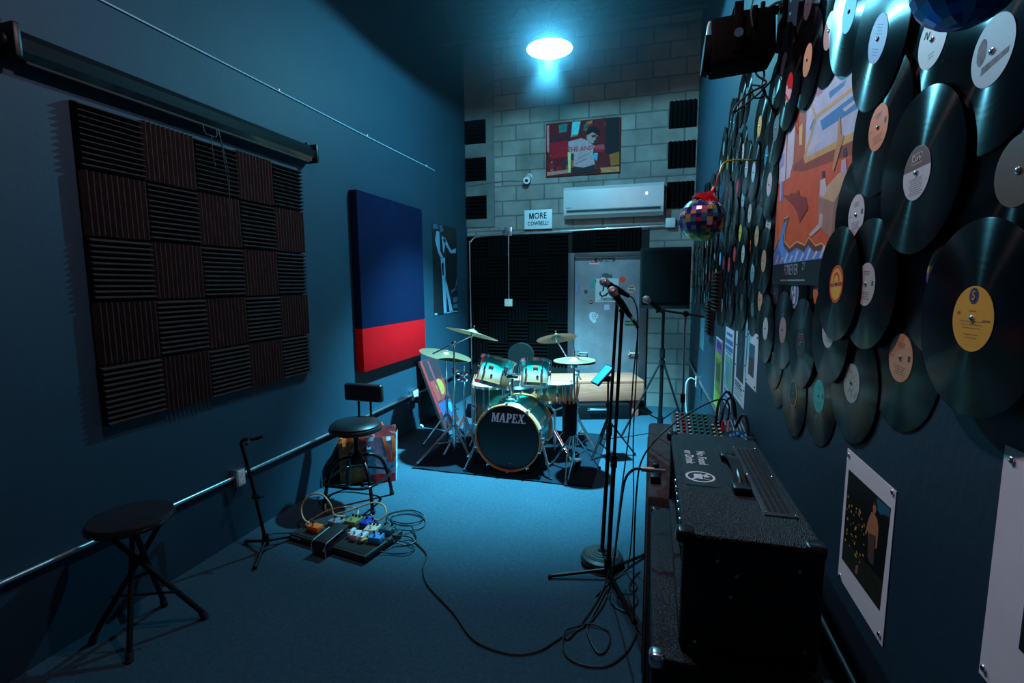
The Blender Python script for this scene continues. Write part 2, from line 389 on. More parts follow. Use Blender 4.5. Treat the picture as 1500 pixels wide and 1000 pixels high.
sticker('skull', [(-.81, 1.285), (-.76, 1.286), (-.745, 1.27), (-.72, 1.265), (-.71, 1.235), (-.72, 1.2), (-.735, 1.185), (-.745, 1.145), (-.78, 1.13), (-.80, 1.16), (-.83, 1.19), (-.838, 1.24), (-.83, 1.27)], (.42, .48, .52),
        lambda e: [e.use(mat('sticker_ink', (.015, .017, .022), .6)).poly([(-.80 + k * .012, 1.26 - j * .03), (-.792 + k * .012, 1.262 - j * .03), (-.79 + k * .012, 1.245 - j * .03), (-.797 + k * .012, 1.24 - j * .03)], DF, .002) for k in range(6) for j in range(3) if (k + j) % 2], 'white torn-edged sticker')
sticker('greentext', rc(-.352, 1.17, -.17, 1.108), (.006, .01, .008), lambda e: e.use(mat('green_ink', (.06, .5, .12), .5)).text('SAMSON', .044, DF, (-.26, 1.139), .002, bold=.0012), 'black sticker with green lettering')

# ------------------------------------------------------------------ acoustic foam
def foam_mesh(sz, th, vertical, m, ribs=11):
    b = MB(m); h = sz / 2; base = th * .3; pr = [(-h, 0.), (-h, base)]
    p = sz / ribs
    for k in range(ribs):
        a = -h + k * p
        pr += [(a + p * .42, th), (a + p * .58, th), (a + p, base)]
    pr.append((h, 0.))
    # profile across, extruded along
    vs = []
    for e in (-h, h):
        for (q, d) in pr: vs.append((q, e, d) if vertical else (e, q, d))
    n = len(pr)
    fs = [(i, i + 1, n + i + 1, n + i) for i in range(n - 1)] + [(n - 1, 0, n, 2 * n - 1), list(range(n)), list(range(n, 2 * n))]
    b.add(vs, fs); return b
fh = foam_mesh(.303, .052, False, FOAM).build('foam_tile'); fv = foam_mesh(.303, .052, True, FOAM).build('foam_tile')
fhb = foam_mesh(.300, .05, False, FOAMB, 6).build('foam_tile'); fvb = foam_mesh(.300, .05, True, FOAMB, 6).build('foam_tile')
protos = {k: o.data for k, o in (('h', fh), ('v', fv), ('hb', fhb), ('vb', fvb))}
for o in (fh, fv, fhb, fvb): bpy.data.objects.remove(o)
def foam(key, F, label, group, cat='foam tile'):
    o = bpy.data.objects.new('foam_tile', protos[key]); col.objects.link(o); o.matrix_world = F
    return tag(o, label, cat, group)
ROWS = ['top', 'second', 'middle', 'fourth', 'bottom']; COLS = ['nearest', 'second', 'middle', 'fourth', 'farthest']
for i in range(5):
    for j in range(5):
        hz = (i + j) % 2 == 0
        y = 1.733 + .305 * (j + .5) - .007 * .305 * (i + .5); z = 2.56 - .313 * (i + .5) + .0014 * j * .3
        foam('h' if hz else 'v', FL(XL + .0005, y, z) @ Matrix.Rotation(random.uniform(-.008, .008), 4, 'Z'),
             'charcoal foam tile with %s ridges, %s row, %s column of the big square' % ('level' if hz else 'upright', ROWS[i], COLS[j]), 'charcoal acoustic foam tiles on the left wall')
# black foam at the back wall
k = 0
BN = {0: 'beside the left corner', 1: 'left of the hanging outlet', 2: 'behind the hanging outlet', 3: 'right of the hanging outlet', 4: 'beside the door frame'}
RN = ['top row', 'second row', 'third row', 'fourth row', 'fifth row', 'lowest row']
for i in range(6):
    for j in range(5):
        x = -2.47 + .305 * j; z = 2.22 - .305 * i
        if j == 4: x = -1.285
        if z < .5: continue
        foam('hb' if (i + j) % 2 == 0 else 'vb', FB(x, YB - .0005, z), 'black foam tile %s, %s of the dark back wall' % (BN[j], RN[i]), 'black foam tiles on the lower back wall')
for j, x in enumerate((-.93, -.62, -.31)):
    foam('hb' if j % 2 else 'vb', FB(x, YB - .0005, 2.265), 'black foam tile above the door, %s of three' % ('left', 'middle', 'right')[j], 'black foam tiles above the door')
for z, w in ((3.82, 'uppermost'), (3.31, 'middle'), (2.78, 'lowest')):
    foam('hb', FB(-2.465, YB - .026, z) @ Matrix.Diagonal((1, 1.06, 1, 1)), 'black foam block on left edge of the cinder block wall, %s' % w, 'black foam blocks beside the cinder blocks')
for z, w in ((3.8, 'uppermost'), (3.31, 'middle'), (2.81, 'lowest')):
    foam('vb', FB(.315, YB - .002, z) @ Matrix.Diagonal((1.1, 1.08, 1, 1)), 'black foam block on right edge of the cinder block wall, %s' % w, 'black foam blocks beside the cinder blocks')
foam('h', FR(XR - .0005, 4.05, 1.62) @ Matrix.Rotation(0, 4, 'Z'), 'ridged foam tile hung below the records, upper of two on right wall', 'foam tiles on the right wall')
foam('h', FR(XR - .0005, 4.48, 1.40), 'ridged foam tile on right wall, lower and farther of two', 'foam tiles on the right wall')

# ------------------------------------------------------------------ left wall
SCR = mat('glossy_black_housing', (.004, .004, .0045), .3, coat=.25, spec=.3)
s = thing('projector_screen', 'long black rolled-up projector screen housing high on the left wall', 'projector screen', (XL, 2.43, 2.70))
b = MB(SCR); pr = [(0, -.055), (.075, -.06), (.105, -.035), (.112, .015), (.085, .05), (.03, .06), (0, .055)]
vs = [(x, -.92, z) for x, z in pr] + [(x, .92, z) for x, z in pr]; n = len(pr)
b.add(vs, [(i, (i + 1) % n, n + (i + 1) % n, n + i) for i in range(n)] + [list(range(n))[::-1], list(range(n, 2 * n))])
part(b, 'housing', s)
for sy in (-1, 1):
    b = MB(BLACK); b.box((.06, sy * .935, 0), (.12, .03, .14), .012); b.box((.02, sy * .94, .075), (.03, .02, .03), .004); b.cyl((.05, sy * .945, .0), (.05, sy * .965, 0), .035)
    part(b, 'end_cap', s)
part(MB(RUBBER).box((.06, 0, -.066), (.03, 1.78, .014), .004), 'weight_bar', s)
b = MB(CABLE)
b.tube([(.09, -.06, -.072), (.098, -.055, -.12), (.1, -.02, -.125), (.1, .02, -.122), (.094, .03, -.072)], .0025, n=6)
b.tube([(.1, -.015, -.125), (.104, -.02, -.2), (.106, -.01, -.30)], .0022, n=6)
b.tube([(.095, .045, -.072), (.105, .055, -.22), (.108, .075, -.42), (.108, .07, -.62), (.108, .085, -.72)], .0025, n=6)
b.tube([(.098, .035, -.072), (.107, .06, -.2), (.112, .08, -.33), (.108, .075, -.44)], .0022, n=6)
part(b, 'pull_cord', s)

WIRE = mat('pale_blue_wire', (.28, .5, .62), .5)
s = thing('cable', 'thin pale wire stapled along the top of the left wall', 'cable', (XL, 3.5, 3.08))
b = MB(WIRE); b.tube([(.008, -3.0, .012), (.008, -1.6, .003), (.008, -.39, 0), (.008, .8, -.004), (.008, 2.02, 0), (.008, 2.25, -.002)], .0045, n=6); part(b, 'wire', s)
for y in (-2.0, -.39, .75, 2.02):
    b = MB(mat('wire_clip', (.7, .65, .6), .4)); b.box((.008, y, .006), (.016, .012, .022), .003); part(b, 'clip', s)

s = thing('acoustic_panel', 'tall navy blue fabric wall panel with a red band at bottom', 'acoustic panel', (XL, 4.565, 1.705))
NAVY = mat('navy_fabric', (.0025, .008, .032), .9, spec=.08, var=.08, bump=.15, bscale=400); RED = mat('red_fabric', (.56, .0015, .004), .85, spec=.06, var=.06, bump=.15, bscale=400)
part(MB(NAVY).box((.043, -.0, .205), (.08, 1.29, 1.245), .006), 'navy_fabric', s); part(MB(RED).box((.0432, 0, -.62), (.081, 1.292, .405), .006), 'red_fabric', s)

# poster of a guitarist
PB = mat('poster_black', (.008, .01, .013), .5); PF = mat('poster_pale_blue', (.13, .30, .44), .6); PFd = mat('poster_mid_blue', (.03, .09, .15), .6)
s = thing('poster', 'black poster with a pale blue standing guitar player on left wall', 'poster', (XL, 0, 0))
part(MB(PB).box((.0025, 6.03, 1.87), (.003, .78, 1.15)), 'sheet', s)
b = MB(PF); F = FL(.0048, 0, 0)
for c, p in ((0, [(5.767, 2.354), (5.85, 2.35), (5.864, 2.109), (5.947, 2.043), (5.887, 2.012), (5.795, 2.093), (5.716, 2.236)]), (0, [(5.922, 2.311), (6.049, 2.263), (5.979, 2.087), (5.951, 2.102)]),
             (0, [(6.021, 2.296), (6.15, 2.19), (6.23, 2.14), (6.40, 2.18), (6.38, 2.11), (6.194, 2.099), (5.96, 2.255)]), (1, [(5.855, 2.431), (5.942, 2.44), (5.984, 2.375), (5.878, 2.341)]),
             (0, [(5.871, 2.027), (6.006, 2.034), (6.02, 1.758), (6.024, 1.305), (5.934, 1.305), (5.91, 1.71)]), (1, [(5.90, 1.95), (5.96, 1.97), (5.96, 1.8), (5.92, 1.8)]), (0, [(5.99, 1.806), (6.06, 1.686), (6.217, 1.359), (6.246, 1.306), (6.131, 1.306), (6.03, 1.589)]),
             (0, [(5.95, 1.312), (6.41, 1.315), (6.41, 1.303), (5.95, 1.30)]), (1, [(5.66, 2.43), (5.80, 2.44), (5.84, 2.385), (5.659, 2.366)]), (0, [(5.65, 1.325), (5.73, 1.325), (5.73, 1.30), (5.65, 1.30)]),
             (1, [(6.20, 1.6), (6.41, 1.66), (6.41, 1.63), (6.2, 1.56)]), (1, [(6.25, 1.5), (6.41, 1.52), (6.40, 1.44), (6.27, 1.43)]), (1, [(6.34, 1.62), (6.38, 1.75), (6.41, 1.75), (6.40, 1.6)]), (1, [(6.24, 1.4), (6.41, 1.42), (6.41, 1.35), (6.26, 1.36)])):
    b.use(PFd if c else PF).poly(p, F)
part(b, 'figure', s)

def conduit(name, label, pts, r=.0135, straps=(), cat='conduit', n=10, parent=None):
    s = thing(name, label, cat)
    part(MB(STEEL).tube(pts, r, n=n), 'tube', s)
    for x, y, z, ax in straps:
        b = MB(STEEL); d = .022
        b.box((x, y, z), (d if ax != 0 else .03, d if ax != 1 else .03, .034 if ax != 2 else .03), .004); part(b, 'strap', s)
    return s
cl = conduit('conduit', 'long galvanised conduit running low along the left wall', [(XL + .02, .9, .462), (XL + .02, 1.8, .448), (XL + .02, 3.4, .436), (XL + .02, 5, .432), (XL + .02, 6.6, .43)], straps=((XL + .018, 1.25, .457, 1), (XL + .018, 3.7, .435, 1), (XL + .018, 5.9, .431, 1)))
def outlet(label, y, z, w=.075, wall='L'):
    s = thing('outlet_box', label, 'outlet', (XL, y, z) if wall == 'L' else (XR, y, z), (0, 0, 0 if wall == 'L' else PI))
    part(MB(STEEL).box((.028, 0, 0), (.056, w, .115), .006), 'box', s)
    for sy in ([0] if w < .1 else [-.03, .03]):
        b = MB(mat('outlet_face', (.6, .58, .56), .4)); b.box((.0585, sy, 0), (.006, .055, .105), .003)
        p = part(b, 'face_plate', s)
        for zz in (-.024, .024):
            c = MB(WHITE); c.cyl((.061, sy, zz), (.0635, sy, zz), .0165, n=16); c.use(INK).box((.0637, sy - .006, zz + .003), (.001, .003, .009)); c.box((.0637, sy + .006, zz + .003), (.001, .003, .009)); c.cyl((.0634, sy, zz - .008), (.0643, sy, zz - .008), .003, n=8)
            part(c, 'socket', p)
    return s
outlet('steel outlet box on left wall conduit behind the guitar stand', 2.485, .438)
outlet('double steel outlet box on left wall conduit beside the drums', 4.975, .433, .14)
s = thing('power_adapter', 'small black power adapter plugged into the double outlet', 'adapter', (XL + .064, 4.95, .385))
part(MB(BLACK).box((.025, 0, 0), (.045, .05, .07), .006), 'body', s); part(MB(CABLE).tube([(.03, 0, -.035), (.03, .01, -.12), (.02, .03, -.22)], .003, n=6), 'cord', s)
tag(MB(mat('door_stop_white', (.6, .62, .63), .4)).cyl((XL + .02, 5.15, .018), (XL + .055, 5.13, .018), .016, .012).build('door_stop'), 'small white knob on floor at the foot of left wall', 'door stop')

# ------------------------------------------------------------------ back wall
s = thing('air_conditioner', 'white split air conditioner above the conduit on the back wall', 'air conditioner', (-.53, YB - .004, 2.55))
AC = mat('white_air_conditioner', (.42, .40, .42), .3); ACd = mat('dark_slot', (.012, .014, .016), .6)
b = MB(AC); pr = [(0, .02), (-.10, .0), (-.175, .04), (-.205, .11), (-.205, .36), (-.185, .40), (0, .405)]
vs = [(-.64, y, z) for y, z in pr] + [(.64, y, z) for y, z in pr]; n = len(pr)
b.add(vs, [(i, (i + 1) % n, n + (i + 1) % n, n + i) for i in range(n)] + [list(range(n))[::-1], list(range(n, 2 * n))]); part(b, 'casing', s)
part(MB(ACd).box((0, -.195, .088), (1.20, .03, .022), .002), 'air_slot', s); part(MB(AC).box((0, -.178, .052), (1.18, .05, .012), .004, rot=Matrix.Rotation(.5, 3, 'X')), 'louver', s)
part(MB(mat('display_glow', (.9, .9, .9), .4, emit=(.95, 1, 1), es=.8)).box((.43, -.2062, .27), (.03, .003, .035), .002), 'display', s)
b = MB(mat('grey_ink', (.2, .22, .25), .5)); b.poly(rect(.07, .02, -.57, .13), FB(0, -.2062, 0)); part(b, 'logo', s)

s = thing('sign', 'white sign reading MORE COWBELL resting on the back wall conduit', 'sign', (-1.555, YB - .045, 2.44))
part(MB(mat('white_sign_board', (.6, .66, .70), .45)).box((0, 0, .133), (.395, .008, .262), .003), 'board', s)
b = MB(INK); F = FB(0, -.0042, 0); b.text('ORE', .115, F, (.034, .178), 0, bold=.002, sx=.8)
b.poly([(-.128 + x * .068, .139 + y * .080) for x, y in ((0, 0), (.24, 0), (.24, .60), (.41, 0), (.59, 0), (.76, .60), (.76, 0), (1, 0), (1, 1), (.68, 1), (.5, .40), (.32, 1), (0, 1))], F, 0, .0006); b.text('COWBELL!', .074, F, (.0, .075), 0, bold=.002, sx=.78, space=1.08); part(b, 'lettering', s)

s = thing('painting', 'red abstract canvas of a seated person in a white jersey', 'painting', (0, YB - .035, 0))
part(MB(mat('canvas_edge', (.03, .02, .02), .8)).box((-.95, .017, 3.487), (.995, .034, .70)), 'canvas', s)
F = FB(0, -.001, 0)
def paint(parent, name, F, items):
    b = MB()
    b.mats = []; 
    for i, (c, p) in enumerate(items):
        b.use(mat('pigment_%.2f_%.2f_%.2f' % c, c, .7, var=.18, vscale=30, spec=.15)); b.poly(p, F, i * .00018)
    return part(b, name, parent)
rnd = random.Random(3)
art = [((.11, .008, .012), rc(-1.447, 3.837, -.452, 3.137))]
for k in range(46):
    c = rnd.choice([(.30, .008, .018), (.22, .01, .02), (.03, .02, .03), (.05, .01, .02), (.28, .06, .015), (.02, .09, .09), (.33, .13, .03), (.14, .01, .03)])
    x = rnd.uniform(-1.42, -.55); z = rnd.uniform(3.16, 3.75); w = rnd.uniform(.03, .12); h = rnd.uniform(.03, .14)
    w = min(w, -.455 - x); h = min(h, 3.834 - z)
    art.append((c, [(x, z), (x + w, z + rnd.uniform(0, .02)), (x + w * rnd.uniform(.7, 1), z + h), (x + w * .1, z + h * rnd.uniform(.7, 1))]))
art += [((.32, .006, .016), [(-1.396, 3.58), (-1.149, 3.592), (-1.125, 3.388), (-1.373, 3.363)]), ((.015, .012, .016), [(-.641, 3.829), (-.483, 3.832), (-.463, 3.359), (-.655, 3.394)]), ((.10, .42, .42), [(-1.084, 3.828), (-.975, 3.824), (-1.006, 3.664), (-1.072, 3.659), (-1.105, 3.62)]),
        ((.02, .13, .12), [(-1.273, 3.804), (-1.151, 3.814), (-1.161, 3.709), (-1.261, 3.697)]), ((.42, .16, .16), [(-1.437, 3.813), (-1.40, 3.814), (-1.40, 3.45), (-1.43, 3.475)]), ((.45, .16, .06), [(-.706, 3.209), (-.461, 3.213), (-.456, 3.142), (-.695, 3.145)]), ((.30, .09, .02), [(-.591, 3.369), (-.464, 3.401), (-.461, 3.234), (-.567, 3.221)]),
        ((.45, .15, .12), [(-1.43, 3.20), (-1.13, 3.215), (-1.12, 3.17), (-1.43, 3.15)]), ((.02, .015, .02), [(-1.102, 3.236), (-.936, 3.214), (-.783, 3.257), (-.749, 3.159), (-1.09, 3.155)]), ((.55, .42, .20), [(-1.145, 3.443), (-1.10, 3.438), (-1.105, 3.172), (-1.135, 3.174)]),
        ((.36, .23, .25), [(-1.138, 3.58), (-.962, 3.608), (-.874, 3.569), (-.786, 3.488), (-.807, 3.406), (-.783, 3.257), (-.936, 3.225), (-1.069, 3.255), (-1.059, 3.404), (-1.137, 3.463)]), ((.26, .14, .16), [(-1.0, 3.36), (-.84, 3.42), (-.85, 3.40), (-1.02, 3.33)]), ((.26, .14, .16), [(-1.05, 3.29), (-.88, 3.35), (-.88, 3.33), (-1.05, 3.27)]),
        ((.36, .20, .19), [(-.886, 3.654), (-.80, 3.672), (-.762, 3.62), (-.787, 3.53), (-.852, 3.536), (-.896, 3.602)]), ((.05, .025, .03), [(-.83, 3.63), (-.77, 3.635), (-.765, 3.61), (-.82, 3.60)]), ((.05, .02, .03), [(-.80, 3.56), (-.74, 3.58), (-.74, 3.53), (-.80, 3.52)]), ((.01, .008, .012), [(-.907, 3.656), (-.876, 3.736), (-.789, 3.749), (-.713, 3.68), (-.723, 3.609), (-.756, 3.632), (-.81, 3.673), (-.875, 3.642)]),
        ((.34, .01, .02), [(-.786, 3.488), (-.668, 3.5), (-.655, 3.394), (-.796, 3.416)]), ((.05, .30, .40), [(-.796, 3.405), (-.742, 3.401), (-.751, 3.297), (-.80, 3.335)])]
paint(s, 'brushwork', F, art)
b = MB(mat('red_letter_paint', (.34, .012, .02), .6)); b.text('THE ANSWER', .082, F, (-.90, 3.47), .013, bold=.003); part(b, 'lettering', s)

s = thing('security_camera', 'small white bullet security camera on the cinder block wall', 'camera', (-1.69, YB, 3.14))
b = MB(WHITE); b.cyl((0, 0, .02), (0, -.02, .02), .045, n=20); b.cyl((0, -.02, .02), (0, -.07, -.01), .014); part(b, 'mount', s)
X = aim((0, -.06, -.0), (0, -.75, -.42)); b = MB(mat('camera_body', (.5, .45, .45), .4)); b.cyl((0, 0, -.03), (0, 0, .11), .042, n=20, X=X); part(b, 'body', s)
b = MB(WHITE); b.lathe([(.046, .09), (.046, .118), (.022, .118)], 20, X); b.use(BLACK).lathe([(.024, .112), (.024, .119), (.001, .121)], 16, X); part(b, 'lens_ring', s)
tag(MB(mat('grey_wire', (.1, .11, .11), .6)).tube([(-1.70, YB - .012, 3.12), (-1.8, YB - .008, 3.11), (-2.0, YB - .01, 3.125), (-2.3, YB - .034, 3.11), (-2.6, YB - .034, 3.08)], .005, n=6).build('cable'), 'thin grey camera wire drooping left across the cinder blocks', 'cable')

yc = YB - .055
conduit('conduit', 'galvanised conduit across the back wall, bending down in left corner', [(-2.575, yc, .42), (-2.575, yc, 1.2), (-2.575, yc, 2.2), (-2.56, yc, 2.29), (-2.51, yc, 2.345), (-2.42, yc, 2.365), (-2.0, yc, 2.385), (-1.2, yc, 2.40), (.15, yc, 2.425)], .0125, ((-2.575, YB - .05, 1.85, 2), (-.6, YB - .05, 2.412, 0)))
s = thing('junction_box', 'square steel junction box on the back conduit above the drums', 'junction box', (-1.983, YB - .001, 2.42))
part(MB(STEEL).box((0, -.04, 0), (.11, .08, .12), .006), 'box', s)
b = MB(STEEL); b.cyl((.02, -.08, .02), (.02, -.084, .02), .006); b.cyl((-.03, -.08, -.03), (-.03, -.084, -.03), .006); part(b, 'screw', s)
conduit('conduit', 'short vertical conduit dropping to the outlet above the drums', [(-1.983, yc, 2.355), (-1.985, yc, 1.9), (-1.985, yc, 1.47)], .0125, ((-1.984, YB - .05, 1.75, 2),))
s = thing('outlet_box', 'pale outlet box at end of the vertical conduit on the back wall', 'outlet', (-1.985, YB - .052, 1.415))
part(MB(mat('outlet_face', (.6, .58, .56), .4)).box((0, -.02, 0), (.115, .045, .105), .006), 'box', s)
for dx in (-.025, .025):
    c = MB(WHITE); c.cyl((dx, -.0425, 0), (dx, -.045, 0), .017); c.use(INK).box((dx - .005, -.0453, .004), (.003, .001, .009)); c.box((dx + .005, -.0453, .004), (.003, .001, .009)); part(c, 'socket', s)
s = thing('junction_box', 'square blank white box at right end of the back conduit', 'junction box', (.205, YB - .001, 2.455))
part(MB(mat('grey_box', (.42, .43, .45), .5)).box((0, -.04, 0), (.125, .08, .125), .008), 'box', s); part(MB(mat('grey_box_lid', (.48, .48, .5), .45)).box((0, -.083, 0), (.115, .006, .115), .003), 'cover', s)

# pendant lamps
def lamp(loc, label, first=[]):
    s = thing('pendant_lamp', label, 'lamp', loc, group=None)
    SH = mat('white_enamel_shade', (.10, .11, .12), .5)
    b = MB(SH); b.lathe([(.205, 0), (.198, .012), (.16, .055), (.10, .095), (.055, .118), (.04, .15), (.035, .15), (.05, .112), (.096, .088), (.155, .048), (.194, .008), (.205, 0)], 40); part(b, 'shade', s)
    b = MB(mat('dark_enamel_shade', (.012, .016, .02), .5, spec=.2)); b.lathe([(.2055, .001), (.199, .0135), (.161, .0565), (.101, .0965), (.056, .1195), (.041, .1515)], 40, caps=False); part(b, 'shade_cover', s)
    b = MB(mat('lamp_socket', (.02, .022, .025), .5)); b.cyl((0, 0, .10), (0, 0, .20), .03, n=18); b.cyl((0, 0, .20), (0, 0, .215), .02); part(b, 'socket', s)
    part(MB(CABLE).tube([(0, 0, .21), (.004, 0, .7), (0, 0, ZC - loc[2] + .01)], .005, n=6), 'cord', s)
    return s
P1 = (-.935, 4.55, 3.76)
l1 = lamp(P1, 'white dished pendant lamp glowing blue white over the drums')
b = MB(BULB); b.lathe([(.001, .002), (.022, .006), (.042, .024), (.050, .045), (.044, .07), (.025, .095), (.018, .11)], 20); part(b, 'bulb', l1)
P2 = (-.6, 1.75, 3.62)
l2 = lamp(P2, 'dim pendant lamp hanging nearest the room front')
b = MB(mat('dim_bulb_glow', (1, 1, 1), .4, emit=(1, .78, .84), es=6)); b.lathe([(.001, -.005), (.03, .0), (.05, .02), (.058, .045), (.05, .07), (.025, .10), (.018, .11)], 20); part(b, 'bulb', l2)
# ------------------------------------------------------------------ drum kit
GREEN = (.0, .20, .17); CREAM = (.78, .64, .50); AMBER = (.50, .19, .065)
TOMSH = ramp_mat('aqua_to_amber_lacquer_with_gleam', [(0, AMBER), (.16, (.62, .28, .12)), (.40, (.85, .70, .58)), (.60, (.02, .46, .40)), (1, GREEN)], 2, -.13, .13)  # the pale middle stop paints in the white gleam on the tom shells
FTSH = ramp_mat('aqua_to_amber_lacquer_deep', [(0, (.40, .19, .09)), (.42, (.50, .30, .16)), (.62, (.02, .15, .115)), (1, (.0, .085, .065))], 2, -.19, .19)
BDSH = ramp_mat('cream_edged_aqua_lacquer', [(0, CREAM), (.26, CREAM), (.36, (.0, .50, .46)), (.65, (.0, .34, .33)), (1, (.0, .24, .25))], 2, -.23, .23)
HOOPW = wood('amber_maple_hoop', (.42, .15, .045), (.60, .24, .08), 0, .25)
HEADW = mat('coated_white_drum_head', (.60, .60, .60), .5, var=.04)
HEADB = mat('black_drum_head', (.005, .005, .006), .32)
def lug(parent, X, z0, z1, r, ang, rod=True, claw=False):
    b = MB(CHROME); c, s_ = math.cos(ang), math.sin(ang)
    zm = (z0 + z1) / 2
    R3 = Matrix.Rotation(ang, 3, 'Z')
    b.box((c * (r + .010), s_ * (r + .010), zm), (.022, .022, .05 if not claw else .06), .006, X=X, rot=R3)
    o = part(b, 'lug', parent)
    if rod:
        b = MB(CHROME); rr = r + .016
        b.cyl((c * rr, s_ * rr, z0), (c * rr, s_ * rr, z1), .0035, n=6, X=X); b.cyl((c * rr, s_ * rr, z1 - .005), (c * rr, s_ * rr, z1 + .012), .006, n=6, X=X)
        if claw: b.box((c * (r + .012), s_ * (r + .012), z1 - .005), (.035, .022, .03), .005, X=X, rot=R3); b.box((c * (r + .012), s_ * (r + .012), z0 + .005), (.035, .022, .03), .005, X=X, rot=R3)
        part(b, 'tension_rod', o)
def drum(s, X, r, h, shell, lugs, top=HEADW, bot=HEADW, hoop=CHROME, hoop_h=.032, hoop_w=.006, phase=.3, claw=False, badge=None):
    """a drum with its axis along z of X, centred at X's origin; part meshes live in their own X so that the lacquer follows the axis"""
    Xi = X
    b = MB(shell); b.lathe([(r, -h / 2), (r, h / 2), (r - .008, h / 2), (r - .008, -h / 2), (r, -h / 2)], 48)
    o = b.build('shell', s); o.matrix_local = X
    for sg, m, nm in ((1, top, 'batter_head'), (-1, bot, 'resonant_head')):
        b = MB(m); z = sg * h / 2
        b.lathe([(1e-6, z + sg * .006), (r * .96, z + sg * .006), (r + .002, z + sg * .003), (r + .003, z - sg * .006)], 48, X); part(b, nm, s)
        b = MB(hoop); z0 = sg * (h / 2 - .010); z1 = sg * (h / 2 + hoop_h - .014)
        b.lathe([(r + .003, z0), (r + .003 + hoop_w, z0), (r + .003 + hoop_w, z1), (r + .001, z1), (r + .001, z0 + sg * .006), (r + .003, z0)], 48, X); part(b, 'hoop', s)
    for k in range(lugs):
        lug(s, X, -h / 2 - .004, h / 2 + .008, r, phase + 2 * PI * k / lugs, True, claw)
def tubes(mb, *segs):
    for p0, p1, r in segs: mb.cyl(p0, p1, r, n=10)
    return mb
def wing(mb, p, d=(1, 0, 0), sc=1.):
    p = Vector(p); d = Vector(d).normalized(); u = d.cross(Vector((0, 0, 1)))
    if u.length < .1: u = Vector((0, 1, 0))
    mb.cyl(p, p + d * .022 * sc, .007 * sc, n=8)
    mb.tube([p + d * .02 * sc - u * .018 * sc + d * .012 * sc, p + d * .02 * sc, p + d * .02 * sc + u * .018 * sc + d * .012 * sc], .004 * sc, n=6, sm=False)

# bass drum: axis along y, front head facing the camera side
BX = frame((-1.203, 4.27, .328), (1, 0, 0), (0, 0, 1), (-.03, -1, 0))     # local z = towards the viewer
BX = aim((-1.200, 4.275, .326), (-.02, -1, 0))
s = thing('bass_drum', 'aqua and cream bass drum with black front head', 'bass drum', (0, 0, 0))
# lacquer: cream edge at the front; flip so ramp low end is the front
Xf = aim((-1.200, 4.275, .326), (.02, 1, 0))
b = MB(BDSH); b.lathe([(.288, -.22), (.288, .22), (.278, .22), (.278, -.22), (.288, -.22)], 64); o = b.build('shell', s); o.matrix_local = Xf
b = MB(HEADB); b.lathe([(1e-6, .228), (.284, .228), (.291, .222), (.291, .21)], 64, BX); fr = part(b, 'front_head', s, 'black front head with white lettering')
b = MB(HEADW); b.lathe([(1e-6, -.228), (.284, -.228), (.291, -.222), (.291, -.21)], 64, BX); part(b, 'batter_head', s)
for sg in (1, -1):
    b = MB(HOOPW); z0, z1 = sg * .205, sg * .25
    b.lathe([(.293, z0), (.306, z0), (.308, z0 + sg * .004), (.308, z1 - sg * .004), (.305, z1), (.294, z1), (.293, z0)], 64, BX); part(b, 'hoop', s)
for k in range(10):
    a = PI / 10 + 2 * PI * k / 10
    b = MB(CHROME); c, s_ = math.cos(a), math.sin(a); R3 = Matrix.Rotation(a, 3, 'Z')
    b.box((c * .298, s_ * .298, .11), (.022, .026, .05), .006, X=BX, rot=R3); o = part(b, 'lug', s)
    b = MB(CHROME); b.box((c * .298, s_ * .298, -.11), (.022, .026, .05), .006, X=BX, rot=R3); part(b, 'lug', s)
    b = MB(CHROME)
    for sg in (1, -1):
        b.cyl((c * .315, s_ * .315, sg * .1), (c * .315, s_ * .315, sg * .272), .004, n=6, X=BX); b.box((c * .312, s_ * .312, sg * .243), (.024, .024, .026), .005, X=BX, rot=R3)
    part(b, 'claw', o)
# lettering with serifs, drawn as polygons
def glyph(ch):
    P = {'M': (1.15, [[(0, 0), (.38, 0), (.38, .1), (.28, .1), (.28, .68), (.55, .0), (.62, .0), (.86, .68), (.86, .1), (.76, .1), (.76, 0), (1.2, 0), (1.2, .1), (1.1, .1), (1.1, .9), (1.2, .9), (1.2, 1), (.83, 1), (.61, .42), (.38, 1), (0, 1), (0, .9), (.1, .9), (.1, .1), (0, .1)]]),
         'A': (1.0, [[(-.05, 0), (.33, 0), (.33, .1), (.25, .1), (.30, .26), (.62, .26), (.66, .1), (.56, .1), (.56, 0), (1.02, 0), (1.02, .1), (.93, .1), (.62, 1), (.36, 1), (.08, .1), (-.05, .1)]]),
         'P': (.82, [[(0, 0), (.45, 0), (.45, .1), (.35, .1), (.35, .42), (.55, .42), (.75, .5), (.82, .70), (.75, .92), (.55, 1), (0, 1), (0, .9), (.1, .9), (.1, .1), (0, .1)]]),
         'E': (.80, [[(0, 0), (.78, 0), (.78, .3), (.68, .3), (.62, .11), (.35, .11), (.35, .46), (.5, .46), (.5, .36), (.58, .36), (.58, .66), (.5, .66), (.5, .56), (.35, .56), (.35, .89), (.6, .89), (.66, .72), (.76, .72), (.76, 1), (0, 1), (0, .9), (.1, .9), (.1, .1), (0, .1)]]),
         'X': (.95, [[(0, 0), (.36, 0), (.36, .1), (.28, .1), (.45, .38), (.60, .1), (.52, .1), (.52, 0), (1, 0), (1, .1), (.9, .1), (.62, .56), (.85, .9), (.94, .9), (.94, 1), (.6, 1), (.6, .9), (.66, .9), (.53, .68), (.40, .9), (.48, .9), (.48, 1), (.04, 1), (.04, .9), (.13, .9), (.36, .52), (.1, .1), (0, .1)]])}
    return P[ch]
Flog = BX @ frame((0, 0, 0), (1, 0, 0), (0, 1, 0), (0, 0, 1))
b = MB(mat('silver_lettering', (.68, .68, .72), .5)); u = -.155; sc = .078
